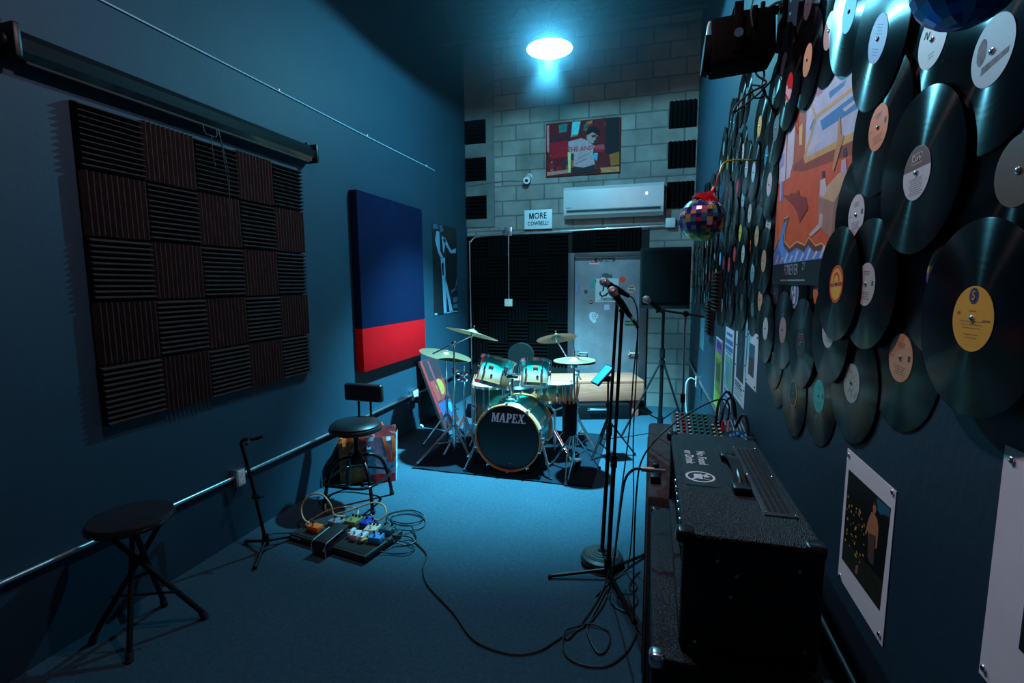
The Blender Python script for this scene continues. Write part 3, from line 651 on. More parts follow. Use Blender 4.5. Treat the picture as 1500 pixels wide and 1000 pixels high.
for ch in 'MAPEX':
    w, ps = glyph(ch)
    for p in ps: b.poly([(u + (x * .78 + y * .16) * sc, .142 + y * sc * 1.06) for x, y in p], Flog, .229, .2297)
    if ch in 'AP':
        hp = [(.36, .38), (.57, .38), (.47, .72)] if ch == 'A' else [(.35, .53), (.48, .53), (.55, .7), (.48, .89), (.35, .89)]
        b.use(HEADB).poly([(u + (x * .78 + y * .16) * sc, .142 + y * sc * 1.06) for x, y in hp], Flog, .2299); b.use(b.mats[0])
    u += (w * .78 + .05) * sc
b.poly(disc(.008, u + .008, .148, 16), Flog, .229, .2297); b.use(HEADB).text('R', .012, Flog, (u + .008, .148), .2298)
part(b, 'lettering', fr, 'silver MAPEX lettering')
b = MB(SW); b.poly(rect(.024, .004, .02, -.235), Flog, .229, .2296); part(b, 'small_mark', fr)
for sx, fx in ((-1, -1.60), (1, -.80)):
    b = MB(CHROME); p0 = Vector((-1.2 + sx * .292, 4.12, .31)); p1 = Vector((fx, 3.985, .012)); m = p0.lerp(p1, .6)
    b.cyl(p0, m, .012); b.cyl(m, p1, .008); b.box(p0, (.05, .06, .05), .01); b.cyl(m - (p1 - p0) * .04, m + (p1 - p0) * .04, .016); wing(b, m, (sx, -.4, 0))
    o = part(b, 'spur', s); part(MB(RUBBER).cyl(p1 + Vector((0, 0, .012)), p1 - Vector((0, 0, .011)), .013), 'rubber_foot', o)
# tom mount on the shell
b = MB(CHROME); b.box((-1.235, 4.29, .635), (.09, .09, .05), .012); b.cyl((-1.235, 4.29, .63), (-1.225, 4.29, .86), .017); b.box((-1.225, 4.29, .845), (.075, .05, .05), .01)
b.cyl((-1.23, 4.27, .845), (-1.31, 4.235, .875), .011); b.cyl((-1.22, 4.27, .845), (-1.14, 4.235, .87), .011); b.use(BLACK).box((-1.225, 4.262, .845), (.12, .03, .035), .008)
b.use(CHROME); wing(b, (-1.225, 4.245, .66), (0, -1, 0)); wing(b, (-1.19, 4.25, .85), (0, -1, .3)); part(b, 'tom_mount', s)

for nm, c, ax, r, h, lab in (('tom', (-1.405, 4.33, .862), (.20, .33, 1), .158, .235, 'larger aqua rack tom, left one over the bass drum'), ('tom', (-1.022, 4.34, .868), (-.02, .33, 1), .128, .215, 'smaller aqua rack tom, right one over the bass drum')):
    s = thing(nm, lab, 'drum', (0, 0, 0))
    X = aim(c, ax, (0, 1, 0)); drum(s, X, r, h, TOMSH, 6, phase=.15)
    Xi = X.inverted(); d = (Xi.to_3x3() @ Vector((.25 if c[0] > -1.2 else -.05, -1, 0))); a = math.atan2(d.y, d.x)
    b = MB(mat('copper_badge', (.45, .10, .03), .4)); ca, sa = math.cos(a), math.sin(a)
    b.box(((r + .0015) * ca, (r + .0015) * sa, .035), (.003, .045, .024), .001, X=X, rot=Matrix.Rotation(a, 3, 'Z')); part(b, 'badge', s)
    b = MB(CHROME); a2 = math.atan2(*(Xi.to_3x3() @ Vector((1 if c[0] < -1.2 else -1, -.9, 0))).yx); ca, sa = math.cos(a2), math.sin(a2)
    b.box(((r + .016) * ca, (r + .016) * sa, .03), (.03, .06, .065), .008, X=X, rot=Matrix.Rotation(a2, 3, 'Z')); b.cyl(((r + .03) * ca, (r + .03) * sa, .05), ((r + .03) * ca, (r + .03) * sa, -.02), .013, X=X); part(b, 'bracket', s)
    b = MB(BLACK); a3 = a + .15; b.cyl(((r - .002) * math.cos(a3), (r - .002) * math.sin(a3), -.045), ((r + .004) * math.cos(a3), (r + .004) * math.sin(a3), -.045), .011, n=12, X=X); part(b, 'vent', s)

s = thing('floor_tom', 'large floor tom behind the rack toms on three legs', 'drum', (0, 0, 0))
drum(s, Matrix.Translation((-1.60, 4.80, .45)), .20, .37, FTSH, 8, phase=.2)
for a in (-2.3, -.75, 1.57):
    c, q = math.cos(a), math.sin(a); b = MB(CHROME); x, y = -1.60 + .232 * c, 4.80 + .232 * q
    b.cyl((x, y, .62), (x, y, .10), .008); b.tube([(x, y, .1), (x + .02 * c, y + .02 * q, .05), (x + .04 * c, y + .04 * q, .02)], .008); b.box((x - .016 * c, y - .016 * q, .42), (.04, .04, .05), .008); b.use(RUBBER).cyl((x + .04 * c, y + .04 * q, .024), (x + .045 * c, y + .045 * q, .008), .013)
    part(b, 'leg', s)

def tripod_base(parent, x, y, hub, feet, r=.009, m=CHROME, z_feet=.012):
    """double-braced legs from hub height to each foot"""
    for fx, fy in feet:
        b = MB(m); p1 = Vector((fx, fy, z_feet)); p0 = Vector((x, y, hub)); d = (p1 - p0)
        u = Vector((d.y, -d.x, 0)).normalized() * .011
        b.cyl(p0 + u, p1 + u * .6, r * .75, n=8); b.cyl(p0 - u, p1 - u * .6, r * .75, n=8)
        q = p0.lerp(p1, .5); b.cyl((x, y, hub * .42), q, r * .55, n=8)
        b.use(RUBBER).cyl(p1 + d.normalized() * -.02, p1 + Vector((0, 0, -.002)), .016, .013, n=10)
        part(b, 'leg', parent)
def cymbal(name, c, ax, r, label, group=None, bronze=None):
    m = bronze or BRONZE
    o = MB(m).lathe([(.006, .026), (.03, .026), (.045, .018), (.055, .008), (r * .6, -.004), (r, -.016), (r, -.018), (r * .6, -.006), (.055, .006), (.03, .023), (.006, .023)], 48).build(name)
    o.matrix_world = aim(c, ax, (0, 1, 0)); return tag(o, label, 'cymbal', group)
def bronze():
    m, nt, b = nodes('bronze_cymbal'); tc = nt.nodes.new('ShaderNodeTexCoord'); ln = nt.nodes.new('ShaderNodeVectorMath'); ln.operation = 'LENGTH'
    nt.links.new(tc.outputs['Object'], ln.inputs[0]); n = nt.nodes.new('ShaderNodeTexNoise'); n.noise_dimensions = '1D'; n.inputs['Scale'].default_value = 90; nt.links.new(ln.outputs['Value'], n.inputs['W'])
    r = nt.nodes.new('ShaderNodeValToRGB'); r.color_ramp.elements[0].color = (.26, .14, .075, 1); r.color_ramp.elements[1].color = (.50, .31, .19, 1)
    nt.links.new(n.outputs['Fac'], r.inputs['Fac']); nt.links.new(r.outputs['Color'], b.inputs['Base Color']); b.inputs['Metallic'].default_value = .85; b.inputs['Roughness'].default_value = .42; return m
BRONZE = bronze()
def tilter(parent, c, ax):
    c = Vector(c); a = Vector(ax).normalized(); b = MB(CHROME)
    b.cyl(c - a * .05, c + a * .06, .004, n=8); b.cyl(c - a * .05, c - a * .02, .011); b.use(mat('felt', (.2, .2, .2), .95)).cyl(c - a * .012, c + a * .0, .018); b.cyl(c + a * .028, c + a * .036, .016); b.use(CHROME); wing(b, c + a * .036, a)
    part(b, 'tilter', parent)

# stand with boom for the large left crash
cA, aA = (-1.66, 4.42, 1.225), (.20, .26, 1)
s = thing('cymbal_stand', 'chrome boom stand under the large left cymbal', 'cymbal stand', (-1.84, 4.34, 0)); L = lambda *p: tuple(Vector(p) - Vector((-1.84, 4.34, 0)))
part(tubes(MB(CHROME), (L(-1.84, 4.34, .03), L(-1.835, 4.34, .5), .0135), (L(-1.835, 4.34, .45), L(-1.828, 4.34, .86), .011), (L(-1.828, 4.34, .84), L(-1.823, 4.34, 1.13), .0085)), 'tube', s)
b = MB(CHROME)
for z in (.48, .86): b.cyl(L(-1.835, 4.34, z - .025), L(-1.835, 4.34, z + .025), .019); wing(b, L(-1.82, 4.335, z), (1, -.3, 0))
b.cyl(L(-1.84, 4.34, .29), L(-1.84, 4.34, .35), .021); b.cyl(L(-1.84, 4.34, .10), L(-1.84, 4.34, .14), .019); b.box(L(-1.823, 4.33, 1.125), (.04, .045, .045), .008); wing(b, L(-1.823, 4.31, 1.12), (0, -1, 0)); part(b, 'collar', s)
part(MB(CHROME).cyl(L(-2.03, 4.30, 1.022), L(-1.667, 4.405, 1.195), .0075), 'boom_arm', s)
tripod_base(s, 0, 0, .33, [L(-2.085, 3.985, 0)[:2], L(-1.62, 4.22, 0)[:2], L(-1.84, 4.78, 0)[:2]]); tilter(s, L(*cA), aA)
cymbal('cymbal', cA, aA, .258, 'large bronze crash cymbal, highest on the left of the kit')
cB, aB = (-2.07, 4.70, .965), (.22, .03, 1)
s = thing('cymbal_stand', 'straight chrome stand under the low far-left cymbal', 'cymbal stand', (-2.07, 4.70, 0))
part(tubes(MB(CHROME), ((0, 0, .03), (0, 0, .5), .0135), ((0, 0, .45), (0, 0, .93), .009)), 'tube', s)
b = MB(CHROME); b.cyl((0, 0, .47), (0, 0, .52), .018); wing(b, (.015, 0, .5), (1, -.4, 0)); part(b, 'collar', s); part(MB(CHROME).cyl((0, 0, .28), (0, 0, .34), .02), 'leg_collar', s)
tripod_base(s, 0, 0, .33, [(-.2, -.2), (.25, -.12), (-.05, .3)]); tilter(s, (0, 0, .965), aB)
cymbal('cymbal', cB, aB, .275, 'low tilted cymbal at far left beside the red band panel')
s = thing('clamp_stand', 'short chrome hardware stand with clamps beside the floor tom', 'stand', (-1.79, 4.50, 0))
part(tubes(MB(CHROME), ((0, 0, .03), (0, 0, .5), .0125), ((0, 0, .45), (0, 0, .88), .0085)), 'tube', s)
b = MB(CHROME); b.cyl((0, 0, .48), (0, 0, .53), .018)
for z in (.74, .80): b.box((.0, -.012, z), (.07, .05, .035), .008); wing(b, (-.035, -.02, z), (-1, -.4, 0)); wing(b, (.03, -.04, z), (.4, -1, 0))
part(b, 'clamp', s); tripod_base(s, 0, 0, .36, [(-.14, -.24), (.18, -.1), (.0, .28)])
cC, aC = (-.945, 4.98, 1.135), (-.19, .32, 1)
s = thing('cymbal_stand', 'chrome boom stand under the small right-hand crash', 'cymbal stand', (-.71, 4.89, 0)); L = lambda *p: tuple(Vector(p) - Vector((-.71, 4.89, 0)))
part(tubes(MB(CHROME), ((0, 0, .03), (0, 0, .5), .0135), ((0, 0, .45), (0, 0, .79), .010)), 'tube', s)
b = MB(CHROME); b.cyl((0, 0, .47), (0, 0, .52), .018); b.box((0, 0, .79), (.045, .05, .06), .01); wing(b, (.01, -.03, .79), (0, -1, 0)); b.cyl((0, 0, .3), (0, 0, .35), .02); part(b, 'collar', s)
part(MB(CHROME).cyl(L(-.67, 4.87, .72), L(-.93, 4.97, 1.09), .008), 'boom_arm', s)
tripod_base(s, 0, 0, .33, [(.22, -.14), (-.25, .05), (.1, .3)]); tilter(s, L(*cC), aC)
cymbal('cymbal', cC, aC, .209, 'small bronze crash cymbal, highest on the right of the kit')
s = thing('hi_hat_stand', 'chrome hi-hat stand with pedal at right of the bass drum', 'cymbal stand', (-.645, 4.24, 0))
part(tubes(MB(CHROME), ((0, 0, .05), (0, 0, .6), .0135), ((0, 0, .55), (0, 0, .96), .010), ((0, 0, .95), (0, 0, 1.13), .004)), 'tube', s)
b = MB(CHROME); b.cyl((0, 0, .57), (0, 0, .62), .019); wing(b, (.015, -.01, .6), (1, -.5, 0)); b.lathe([(.03, .955), (.035, .975), (.012, .985)], 16); b.cyl((0, 0, 1.06), (0, 0, 1.10), .010); wing(b, (.008, 0, 1.085), (1, -.2, 0)); part(b, 'clutch', s)
b = MB(CHROME); b.tube([(-.012, 0, .36), (-.035, -.12, .22), (-.022, -.30, .03)], .007); b.tube([(.012, 0, .36), (.02, -.12, .22), (-.002, -.30, .03)], .007); b.use(RUBBER).cyl((-.012, -.30, .05), (-.012, -.33, .004), .016); part(b, 'leg', s)
tripod_base(s, 0, 0, .36, [(.23, .10), (-.22, .10)])
b = MB(mat('pedal_plate', (.35, .36, .38), .35, 1.)); b.box((0, .13, .06), (.08, .26, .012), .004, rot=Matrix.Rotation(-.25, 3, 'X')); part(b, 'pedal', s)
cymbal('cymbal', (-.642, 4.24, 1.02), (.02, .02, 1), .185, 'top hi-hat cymbal in front of the grey door', 'hi-hat pair')
o = cymbal('cymbal', (-.642, 4.24, 1.0), (.02, .02, -1), .185, 'bottom hi-hat cymbal just under its twin', 'hi-hat pair')

s = thing('snare_drum', 'shallow aqua snare drum right of the rack toms', 'drum', (0, 0, 0))
drum(s, aim((-.885, 4.60, .645), (.0, .06, 1), (0, 1, 0)), .175, .145, ramp_mat('aqua_to_amber_lacquer_shallow', [(0, AMBER), (.35, (.58, .30, .13)), (.62, (.03, .26, .2)), (1, GREEN)], 2, -.075, .075), 8)
s = thing('snare_stand', 'low chrome snare stand holding the snare drum', 'stand', (-.885, 4.60, 0))
part(tubes(MB(CHROME), ((0, 0, .03), (0, 0, .46), .0125)), 'tube', s)
b = MB(CHROME)
for a in (.5, 2.6, 4.7): b.tube([(0, 0, .46), (.12 * math.cos(a), .12 * math.sin(a), .50), (.187 * math.cos(a), .187 * math.sin(a), .545), (.187 * math.cos(a), .187 * math.sin(a), .575)], .008)
part(b, 'basket', s); tripod_base(s, 0, 0, .26, [(.2, -.16), (-.22, -.14), (.0, .27)])
s = thing('bass_pedal', 'chrome kick pedal behind the bass drum', 'pedal', (-1.2, 4.66, 0))
b = MB(mat('pedal_plate', (.35, .36, .38), .35, 1.)); b.box((0, .12, .06), (.09, .26, .012), .004, rot=Matrix.Rotation(.2, 3, 'X')); b.box((0, .1, .012), (.12, .34, .008), .002); part(b, 'foot_board', s)
b = MB(CHROME); b.cyl((-.06, 0, .015), (-.06, 0, .2), .008); b.cyl((.06, 0, .015), (.06, 0, .2), .008); b.cyl((-.06, 0, .19), (.06, 0, .19), .006); part(b, 'frame', s)
b = MB(CHROME); b.cyl((0, 0, .19), (0, -.06, .36), .004); b.use(mat('felt', (.2, .2, .2), .95)).ball((0, -.06, .37), .028); part(b, 'beater', s)

s = thing('stick_bag', 'black drumstick holder clamped beside the hi-hat stand', 'stick holder', (-.66, 4.10, .42))
b = MB(mat('black_nylon', (.004, .004, .005), .8, spec=.15, bump=.3, bscale=200)); b.lathe([(.001, -.03), (.055, -.03), (.062, .0), (.065, .25), (.058, .25), (.055, .0), (.001, -.02)], 20); part(b, 'pouch', s)
b = MB(BLACK); b.tube([(.0, .06, .22), (.02, .10, .22), (.015, .13, .22)], .008); part(b, 'clamp', s)
STICK = wood('hickory', (.42, .22, .11), (.62, .36, .2), 2, .45)
rnd = random.Random(5)
for k in range(7):
    a = k * .9; x, y = .036 * math.cos(a), .036 * math.sin(a); p0 = Vector((-.66 + x * .7, 4.10 + y * .7, .43)); p1 = p0 + Vector((x * 1.2 + rnd.uniform(-.01, .03), y * .9, rnd.uniform(.37, .43)))
    b = MB(STICK); X = aim(p0, p1 - p0); ln = (p1 - p0).length
    b.lathe([(.001, 0), (.006, .002), (.0072, .02), (.0072, ln * .8), (.004, ln - .014), (.0055, ln - .006), (.001, ln)], 10, X); o = b.build('drumstick')
    tag(o, 'wooden drumstick standing in the black stick holder', 'drumstick', 'drumsticks in the stick holder')

s = thing('rug', 'thin black drum mat under the drum kit', 'rug', (-1.27, 4.66, 0))
b = MB(mat('black_drum_mat', (.008, .014, .022), .95, spec=.05, var=.15, vscale=60, bump=.3, bscale=300))
rnd = random.Random(8)
n = 15; vs = []; fs = []
for i in range(n):
    for j in range(n):
        u, v = i / (n - 1), j / (n - 1); z = .007
        if j == 0: z += rnd.uniform(0, .008)
        vs.append((-.83 + 1.66 * u, -.735 + 1.47 * v + (.006 * math.sin(u * 21) if j == 0 else 0), z))
for i in range(n - 1):
    for j in range(n - 1): a = i * n + j; fs.append((a, a + n, a + n + 1, a + 1))
k = len(vs); vs += [(-.83, -.735, .0005), (.83, -.735, .0005), (.83, .735, .0005), (-.83, .735, .0005)]
b.add(vs, fs, True); b.add([(-.83, -.735, .0005), (.83, -.735, .0005), (.83, -.735, .0068), (-.83, -.735, .0068)], [(0, 1, 2, 3)]); b.add([(.83, -.735, .0005), (.83, .735, .0005), (.83, .735, .0068), (.83, -.735, .0068)], [(0, 1, 2, 3)])
part(b, 'mat_sheet', s)

s = thing('drum_throne', 'dark padded drum throne with rounded back behind the kit', 'stool', (-1.40, 5.10, 0))
b = MB(VINYLSEAT); b.lathe([(.001, .50), (.17, .50), (.19, .52), (.19, .57), (.165, .60), (.001, .605)], 28); part(b, 'seat', s)
b = MB(mat('throne_back_vinyl', (.004, .007, .008), .6, spec=.2)); b.poly([(.145 * math.cos(PI * k / 16), .90 + .13 * math.sin(PI * k / 16)) for k in range(17)] + [(-.14, .74), (.14, .74)], frame((0, .19, 0), (1, 0, 0), (0, 0, 1), (0, -1, 0)), 0, .06); part(b, 'backrest', s)
b = MB(CHROME); b.cyl((0, 0, .2), (0, 0, .5), .02); b.tube([(0, .02, .48), (0, .17, .5), (0, .19, .75)], .012); part(b, 'post', s); tripod_base(s, 0, 0, .3, [(-.22, -.14), (.22, -.14), (0, .27)])

# raised wooden step in front of the door
WD = wood('raw_pine', (.60, .13, .07), (.76, .21, .13), 0, .6)
ang = math.atan2(6.25 - 5.60, -.07 + 2.12); s = thing('wooden_step', 'raw pine step platform in front of the grey door', 'wooden step', (-2.12, 5.60, 0), (0, 0, ang)); LN = 2.15
b = MB(WD)
for k in range(4): b.box((LN / 2, .07 + k * .138, .455), (LN, .134, .038), .004)
part(b, 'top_boards', s); part(MB(WD).box((LN / 2, .012, .325), (LN - .004, .04, .215), .004), 'front_board', s); part(MB(WD).box((.02, .28, .325), (.04, .5, .21), .004), 'side_board', s); part(MB(WD).box((LN - .02, .28, .325), (.04, .5, .21), .004), 'side_board', s)
for x in (.09, LN - .09):
    for y in (.08, .49): part(MB(WD).box((x, y, .165), (.085, .085, .33), .004), 'leg', s)
s = thing('equipment_case', 'black case with a chrome handle under the wooden step', 'case', (-.62, 6.02, 0), (0, 0, ang))
part(MB(BLACK).box((0, .12, .095), (.8, .3, .19), .012), 'case_body', s); b = MB(CHROME); b.tube([(-.10, -.035, .13), (-.10, -.06, .135), (.10, -.06, .135), (.10, -.035, .13)], .009, sm=False); b.box((0, -.032, .13), (.26, .006, .035), .002); part(b, 'handle', s)

s = thing('painting', 'red and blue canvas leaning on left wall behind the drums', 'painting', (-2.28, 5.32, .004), (0, -math.atan2(.30, .80), 0))
part(MB(mat('canvas_edge', (.03, .02, .02), .8)).box((-.014, 0, .425), (.028, .44, .85)), 'canvas', s)
b = MB(); b.mats = []; F = frame((.0004, 0, 0), (0, 1, 0), (0, 0, 1), (1, 0, 0))
for i, (c, p) in enumerate([((.09, .010, .014), rc(-.22, .85, .22, 0)), ((.03, .010, .014), rc(-.2, .83, .2, .60)), ((.40, .012, .016), [(-.22, .85), (-.17, .85), (-.14, .2), (-.2, .2)]), ((.36, .03, .02), [(-.15, .58), (.2, .56), (.18, .34), (-.13, .33)]), ((.42, .19, .03), disc(.1, .05, .48, 20)), ((.03, .05, .15), [(-.16, .31), (.18, .3), (.2, .1), (-.12, .08)]), ((.22, .02, .04), [(-.05, .82), (0, .82), (.02, .3), (-.03, .3)]), ((.02, .2, .35), [(.05, .28), (.17, .25), (.15, .15), (.08, .14)])]):
    b.use(mat('pigment_%.2f_%.2f_%.2f' % c, c, .7, var=.2, vscale=25)); b.poly(p, F, i * .0003)
part(b, 'brushwork', s)

# tablet pad on a black stand
s = thing('tablet_stand', 'black stand holding a small tablet beside the hi-hat', 'stand', (-.39, 4.78, 0))
part(tubes(MB(BLACKM), ((0, 0, .03), (0, 0, .5), .014), ((0, 0, .45), (0, -.02, .76), .010)), 'tube', s)
b = MB(BLACKM); b.cyl((0, 0, .47), (0, 0, .53), .02); b.box((-.02, -.05, .77), (.10, .06, .05), .008); b.cyl((0, 0, .30), (0, 0, .36), .024); part(b, 'bracket', s); tripod_base(s, 0, 0, .36, [(-.13, -.23), (.27, .02), (-.1, .28)], m=BLACKM)
X = aim((-.435, 4.67, .815), (-.62, -.35, .70), (0, 0, 1))
s = thing('tablet', 'small blue-lit tablet tilted on black stand near the drums', 'tablet'); o = part(MB(BLACK).box((0, 0, 0), (.17, .235, .022), .005, X=X), 'case', s)
part(MB(mat('blue_lit_tablet_face', (.02, .13, .24), .15, coat=.5, emit=(.02, .35, .62), es=.2)).box((0, 0, .0112), (.15, .212, .002), .0008, X=X), 'screen', s)  # cyan light reflecting off the face, put in as blue colour and faint glow
# ------------------------------------------------------------------ microphones, stands, speaker
GRILLE = None
def grille():
    m, nt, b = nodes('silver_mesh_grille'); tc = nt.nodes.new('ShaderNodeTexCoord'); v = nt.nodes.new('ShaderNodeTexVoronoi'); v.inputs['Scale'].default_value = 420
    nt.links.new(tc.outputs['Object'], v.inputs['Vector']); r = nt.nodes.new('ShaderNodeValToRGB'); r.color_ramp.elements[0].color = (.50, .42, .42, 1); r.color_ramp.elements[1].color = (.22, .18, .19, 1)
    nt.links.new(v.outputs['Distance'], r.inputs['Fac']); nt.links.new(r.outputs['Color'], b.inputs['Base Color']); b.inputs['Metallic'].default_value = .5; b.inputs['Roughness'].default_value = .45
    bp = nt.nodes.new('ShaderNodeBump'); bp.inputs['Strength'].default_value = .6; bp.inputs['Distance'].default_value = .002; nt.links.new(v.outputs['Distance'], bp.inputs['Height']); nt.links.new(bp.outputs['Normal'], b.inputs['Normal']); return m
GRILLE = grille()
def microphone(head, tail, label):
    h = Vector(head); d = (Vector(tail) - h).normalized(); s = thing('microphone', label, 'microphone', head)
    X = aim((0, 0, 0), d)
    b = MB(GRILLE); b.lathe([(.001, -.026), (.012, -.023), (.021, -.014), (.0255, 0), (.0245, .012), (.019, .03)], 24, X); part(b, 'grille', s)
    b = MB(STEEL); b.lathe([(.0256, -.003), (.0268, -.001), (.0268, .003), (.0256, .005)], 24, X); part(b, 'ring', s)
    b = MB(BLACKM); b.lathe([(.0185, .028), (.0195, .04), (.018, .05), (.0165, .09), (.012, .165), (.001, .165)], 20, X); part(b, 'handle', s)
    return s, d
def mic_clip(parent, base, head, d):
    """swivel and clip from the top of a pole to the mic handle (local coords of the stand)"""
    b = MB(BLACK); c = head + d * .095
    b.cyl(base - Vector((0, 0, .02)), base + Vector((0, 0, .015)), .011); b.box(base + Vector((0, 0, .02)), (.022, .022, .03), .004); b.cyl(base + Vector((-.016, 0, .02)), base + Vector((.016, 0, .02)), .008); b.cyl(base + Vector((0, 0, .025)), c, .010)
    b.cyl(c - d * .03, c + d * .03, .0205, .0165, caps=False)
    part(b, 'clip', parent)
mA, tA = Vector((-.262, 2.80, 1.70)), Vector((-.135, 2.84, 1.625))
s = thing('microphone_stand', 'straight black microphone stand on heavy round base', 'microphone stand', (-.252, 2.84, 0)); L = Vector((-.252, 2.84, 0))
b = MB(mat('dark_cast_base', (.02, .02, .023), .38)); b.lathe([(.10, 0.0), (.122, .008), (.13, .03), (.122, .052), (.10, .062), (.098, .066), (.085, .066), (.083, .069), (.066, .070), (.064, .074), (.048, .075), (.046, .079), (.028, .080), (.018, .095), (.001, .095)], 40); part(b, 'base', s)
top = Vector((-.188, 2.82, 1.60)) - L
b = MB(BLACKM); b.cyl((0, 0, .08), Vector((0, 0, .08)).lerp(top, .5), .0125); b.cyl(Vector((0, 0, .08)).lerp(top, .48), top, .0095); part(b, 'pole', s)
b = MB(BLACK); p = Vector((0, 0, .08)).lerp(top, .5); b.cyl(p - top * .02, p + top * .02, .017); part(b, 'height_clutch', s)
m, d = microphone(mA, tA, 'left and higher of two near mics, on the round-base stand'); mic_clip(s, top, mA - L, d)
mB_, tB = Vector((-.200, 2.62, 1.652)), Vector((-.105, 2.63, 1.517))
s = thing('microphone_stand', 'black tripod microphone stand in front of the round-base one', 'microphone stand', (-.205, 2.70, 0)); L = Vector((-.205, 2.70, 0)); top = Vector((-.150, 2.64, 1.53)) - L
b = MB(BLACKM); p0 = Vector((0, 0, .05)); b.cyl(p0, p0.lerp(top, .45), .0135); b.cyl(p0.lerp(top, .43), top, .0095); part(b, 'pole', s)
b = MB(BLACK); p = p0.lerp(top, .45); b.cyl(p - top * .025, p + top * .02, .019); part(b, 'height_clutch', s); part(MB(BLACK).cyl((0, 0, .03), (0, 0, .12), .022), 'leg_hub', s)
for fx, fy in ((-.536, 2.60), (-.04, 2.334), (.0, 2.98)):
    b = MB(BLACKM); p1 = Vector((fx, fy, .014)) - L; b.cyl((0, 0, .05), p1, .010); b.use(RUBBER).cyl(p1 * .94 + Vector((0, 0, .001)), p1, .0135); part(b, 'leg', s)
m, d = microphone(mB_, tB, 'right and lower of two near mics, on the tripod stand'); mic_clip(s, top, mB_ - L, d)
b = MB(mat('mic_plug_gold', (.75, .5, .42), .3, .7)); q = mB_ + d * .165; b.cyl(q, q + d * .02, .0095); b.use(BLACK).cyl(q + d * .02, q + d * .07, .0095, .006)
tag(b.build('cable_plug'), 'gold and black plug in tail of the right near mic', 'plug')
mC, tC = Vector((-.038, 3.50, 1.580)), Vector((.06, 3.56, 1.50))
s = thing('microphone_stand', 'chrome boom microphone stand in front of the big speaker', 'microphone stand', (.225, 3.55, 0)); L = Vector((.225, 3.55, 0))
part(tubes(MB(mat('dull_chrome', (.35, .35, .37), .3, 1.)), ((0, 0, .05), (0, 0, .9), .012), ((0, 0, .85), (0, 0, 1.48), .009)), 'pole', s)
b = MB(BLACK); b.cyl((0, -.03, 1.48), (0, .03, 1.48), .02); b.cyl((0, 0, .86), (0, 0, .92), .017); b.cyl((0, 0, .03), (0, 0, .12), .022); part(b, 'swivel', s)
part(MB(BLACKM).cyl((.12, -.01, 1.46), Vector((.05, 3.552, 1.505)) - L, .008), 'boom_arm', s)
for a in (.4, 2.5, 4.6): part(MB(BLACKM).cyl((0, 0, .05), (.24 * math.cos(a), .24 * math.sin(a), .013), .010), 'leg', s)
m, d = microphone(mC, tC, 'far microphone on a boom, in front of the black speaker'); mic_clip(s, Vector((.04, 3.552, 1.505)) - L, mC - L, d)

s = thing('speaker', 'large black loudspeaker on a tripod right of the grey door', 'speaker', (.125, 5.62, 1.415))
b = MB(mat('black_speaker_cabinet', (.003, .003, .0035), .7, spec=.12)); pr = [(-.255, -.20), (.255, -.20), (.255, .02), (.15, .20), (-.15, .20), (-.255, .02)]
vs = [(x, y, 0) for x, y in pr] + [(x, y, .64) for x, y in pr]; n = 6; b.add(vs, [(i, (i + 1) % n, n + (i + 1) % n, n + i) for i in range(n)] + [list(range(n))[::-1], list(range(n, 2 * n))]); part(b, 'cabinet', s)
b = MB(mat('black_speaker_grille', (.002, .002, .0025), .9, spec=.05, bump=.6, bscale=400)); b.box((0, -.206, .335), (.47, .012, .55), .005); part(b, 'front_grille', s)
part(MB(mat('green_led', (.1, .9, .3), .4, emit=(.08, 1., .35), es=3)).box((-.118, -.212, .035), (.012, .004, .012), .001), 'indicator_light', s, 'small green light')
s = thing('speaker_stand', 'black tripod stand under the large loudspeaker', 'speaker stand', (.125, 5.62, 0))
part(tubes(MB(BLACKM), ((0, 0, .10), (0, 0, .95), .021), ((0, 0, .9), (0, 0, 1.413), .017)), 'pole', s)
part(MB(BLACK).cyl((0, 0, .86), (0, 0, .96), .030), 'height_clamp', s); part(MB(BLACK).cyl((0, 0, .78), (0, 0, .83), .034), 'collar', s); part(MB(BLACK).cyl((0, 0, .12), (0, 0, .19), .032), 'leg_hub', s)
for a in (3.75, 5.7, 1.6):
    b = MB(BLACKM); c, q = math.cos(a), math.sin(a); r1 = .50 if a < 3.8 and a > 3 else .34
    b.cyl((.02 * c, .02 * q, .81), (r1 * c, r1 * q, .016), .0115); b.cyl((.02 * c, .02 * q, .16), (r1 * .62 * c, r1 * .62 * q, .32), .008); b.use(RUBBER).cyl((r1 * c, r1 * q, .03), (r1 * c, r1 * q, .004), .016); part(b, 'leg', s)

# ------------------------------------------------------------------ amplifier stack by the right wall
GRC = mat('black_grille_cloth', (.004, .004, .005), .95, spec=.08, bump=.6, bscale=500)
s = thing('speaker_cabinet', 'big black speaker cabinet nearest the camera, under the amplifier head', 'speaker cabinet', (.205, 1.45, 0))
part(MB(TOLEX).box((0, 0, .445), (.375, .78, .83), .014), 'cabinet', s); part(MB(GRC).box((-.186, 0, .44), (.008, .70, .74), .003), 'grille_cloth', s)
CORN = mat('black_metal_corner', (.03, .03, .033), .28, .6)
for sx in (-1, 1):
    for sy in (-1, 1):
        b = MB(CORN if sx > 0 or sy > 0 else CHROME); b.box((sx * .172, sy * .374, .845), (.038, .04, .036), .012, seg=3); part(b, 'corner', s)
for sx in (-1, 1):
    for sy in (-1, 1): part(MB(RUBBER).cyl((sx * .14, sy * .33, 0), (sx * .14, sy * .33, .032), .022), 'foot', s)
s = thing('amplifier_head', 'black textured guitar amplifier head with No Food or Drink sticker', 'amplifier', (.213, 1.475, .862))
b = MB(TOLEX); H = .285; W = .30; D = .765
b.box((0.008, 0, H - .012 + .0), (W - .016, D, .024), .010); b.box((0.008, 0, .024), (W - .016, D, .024), .010)
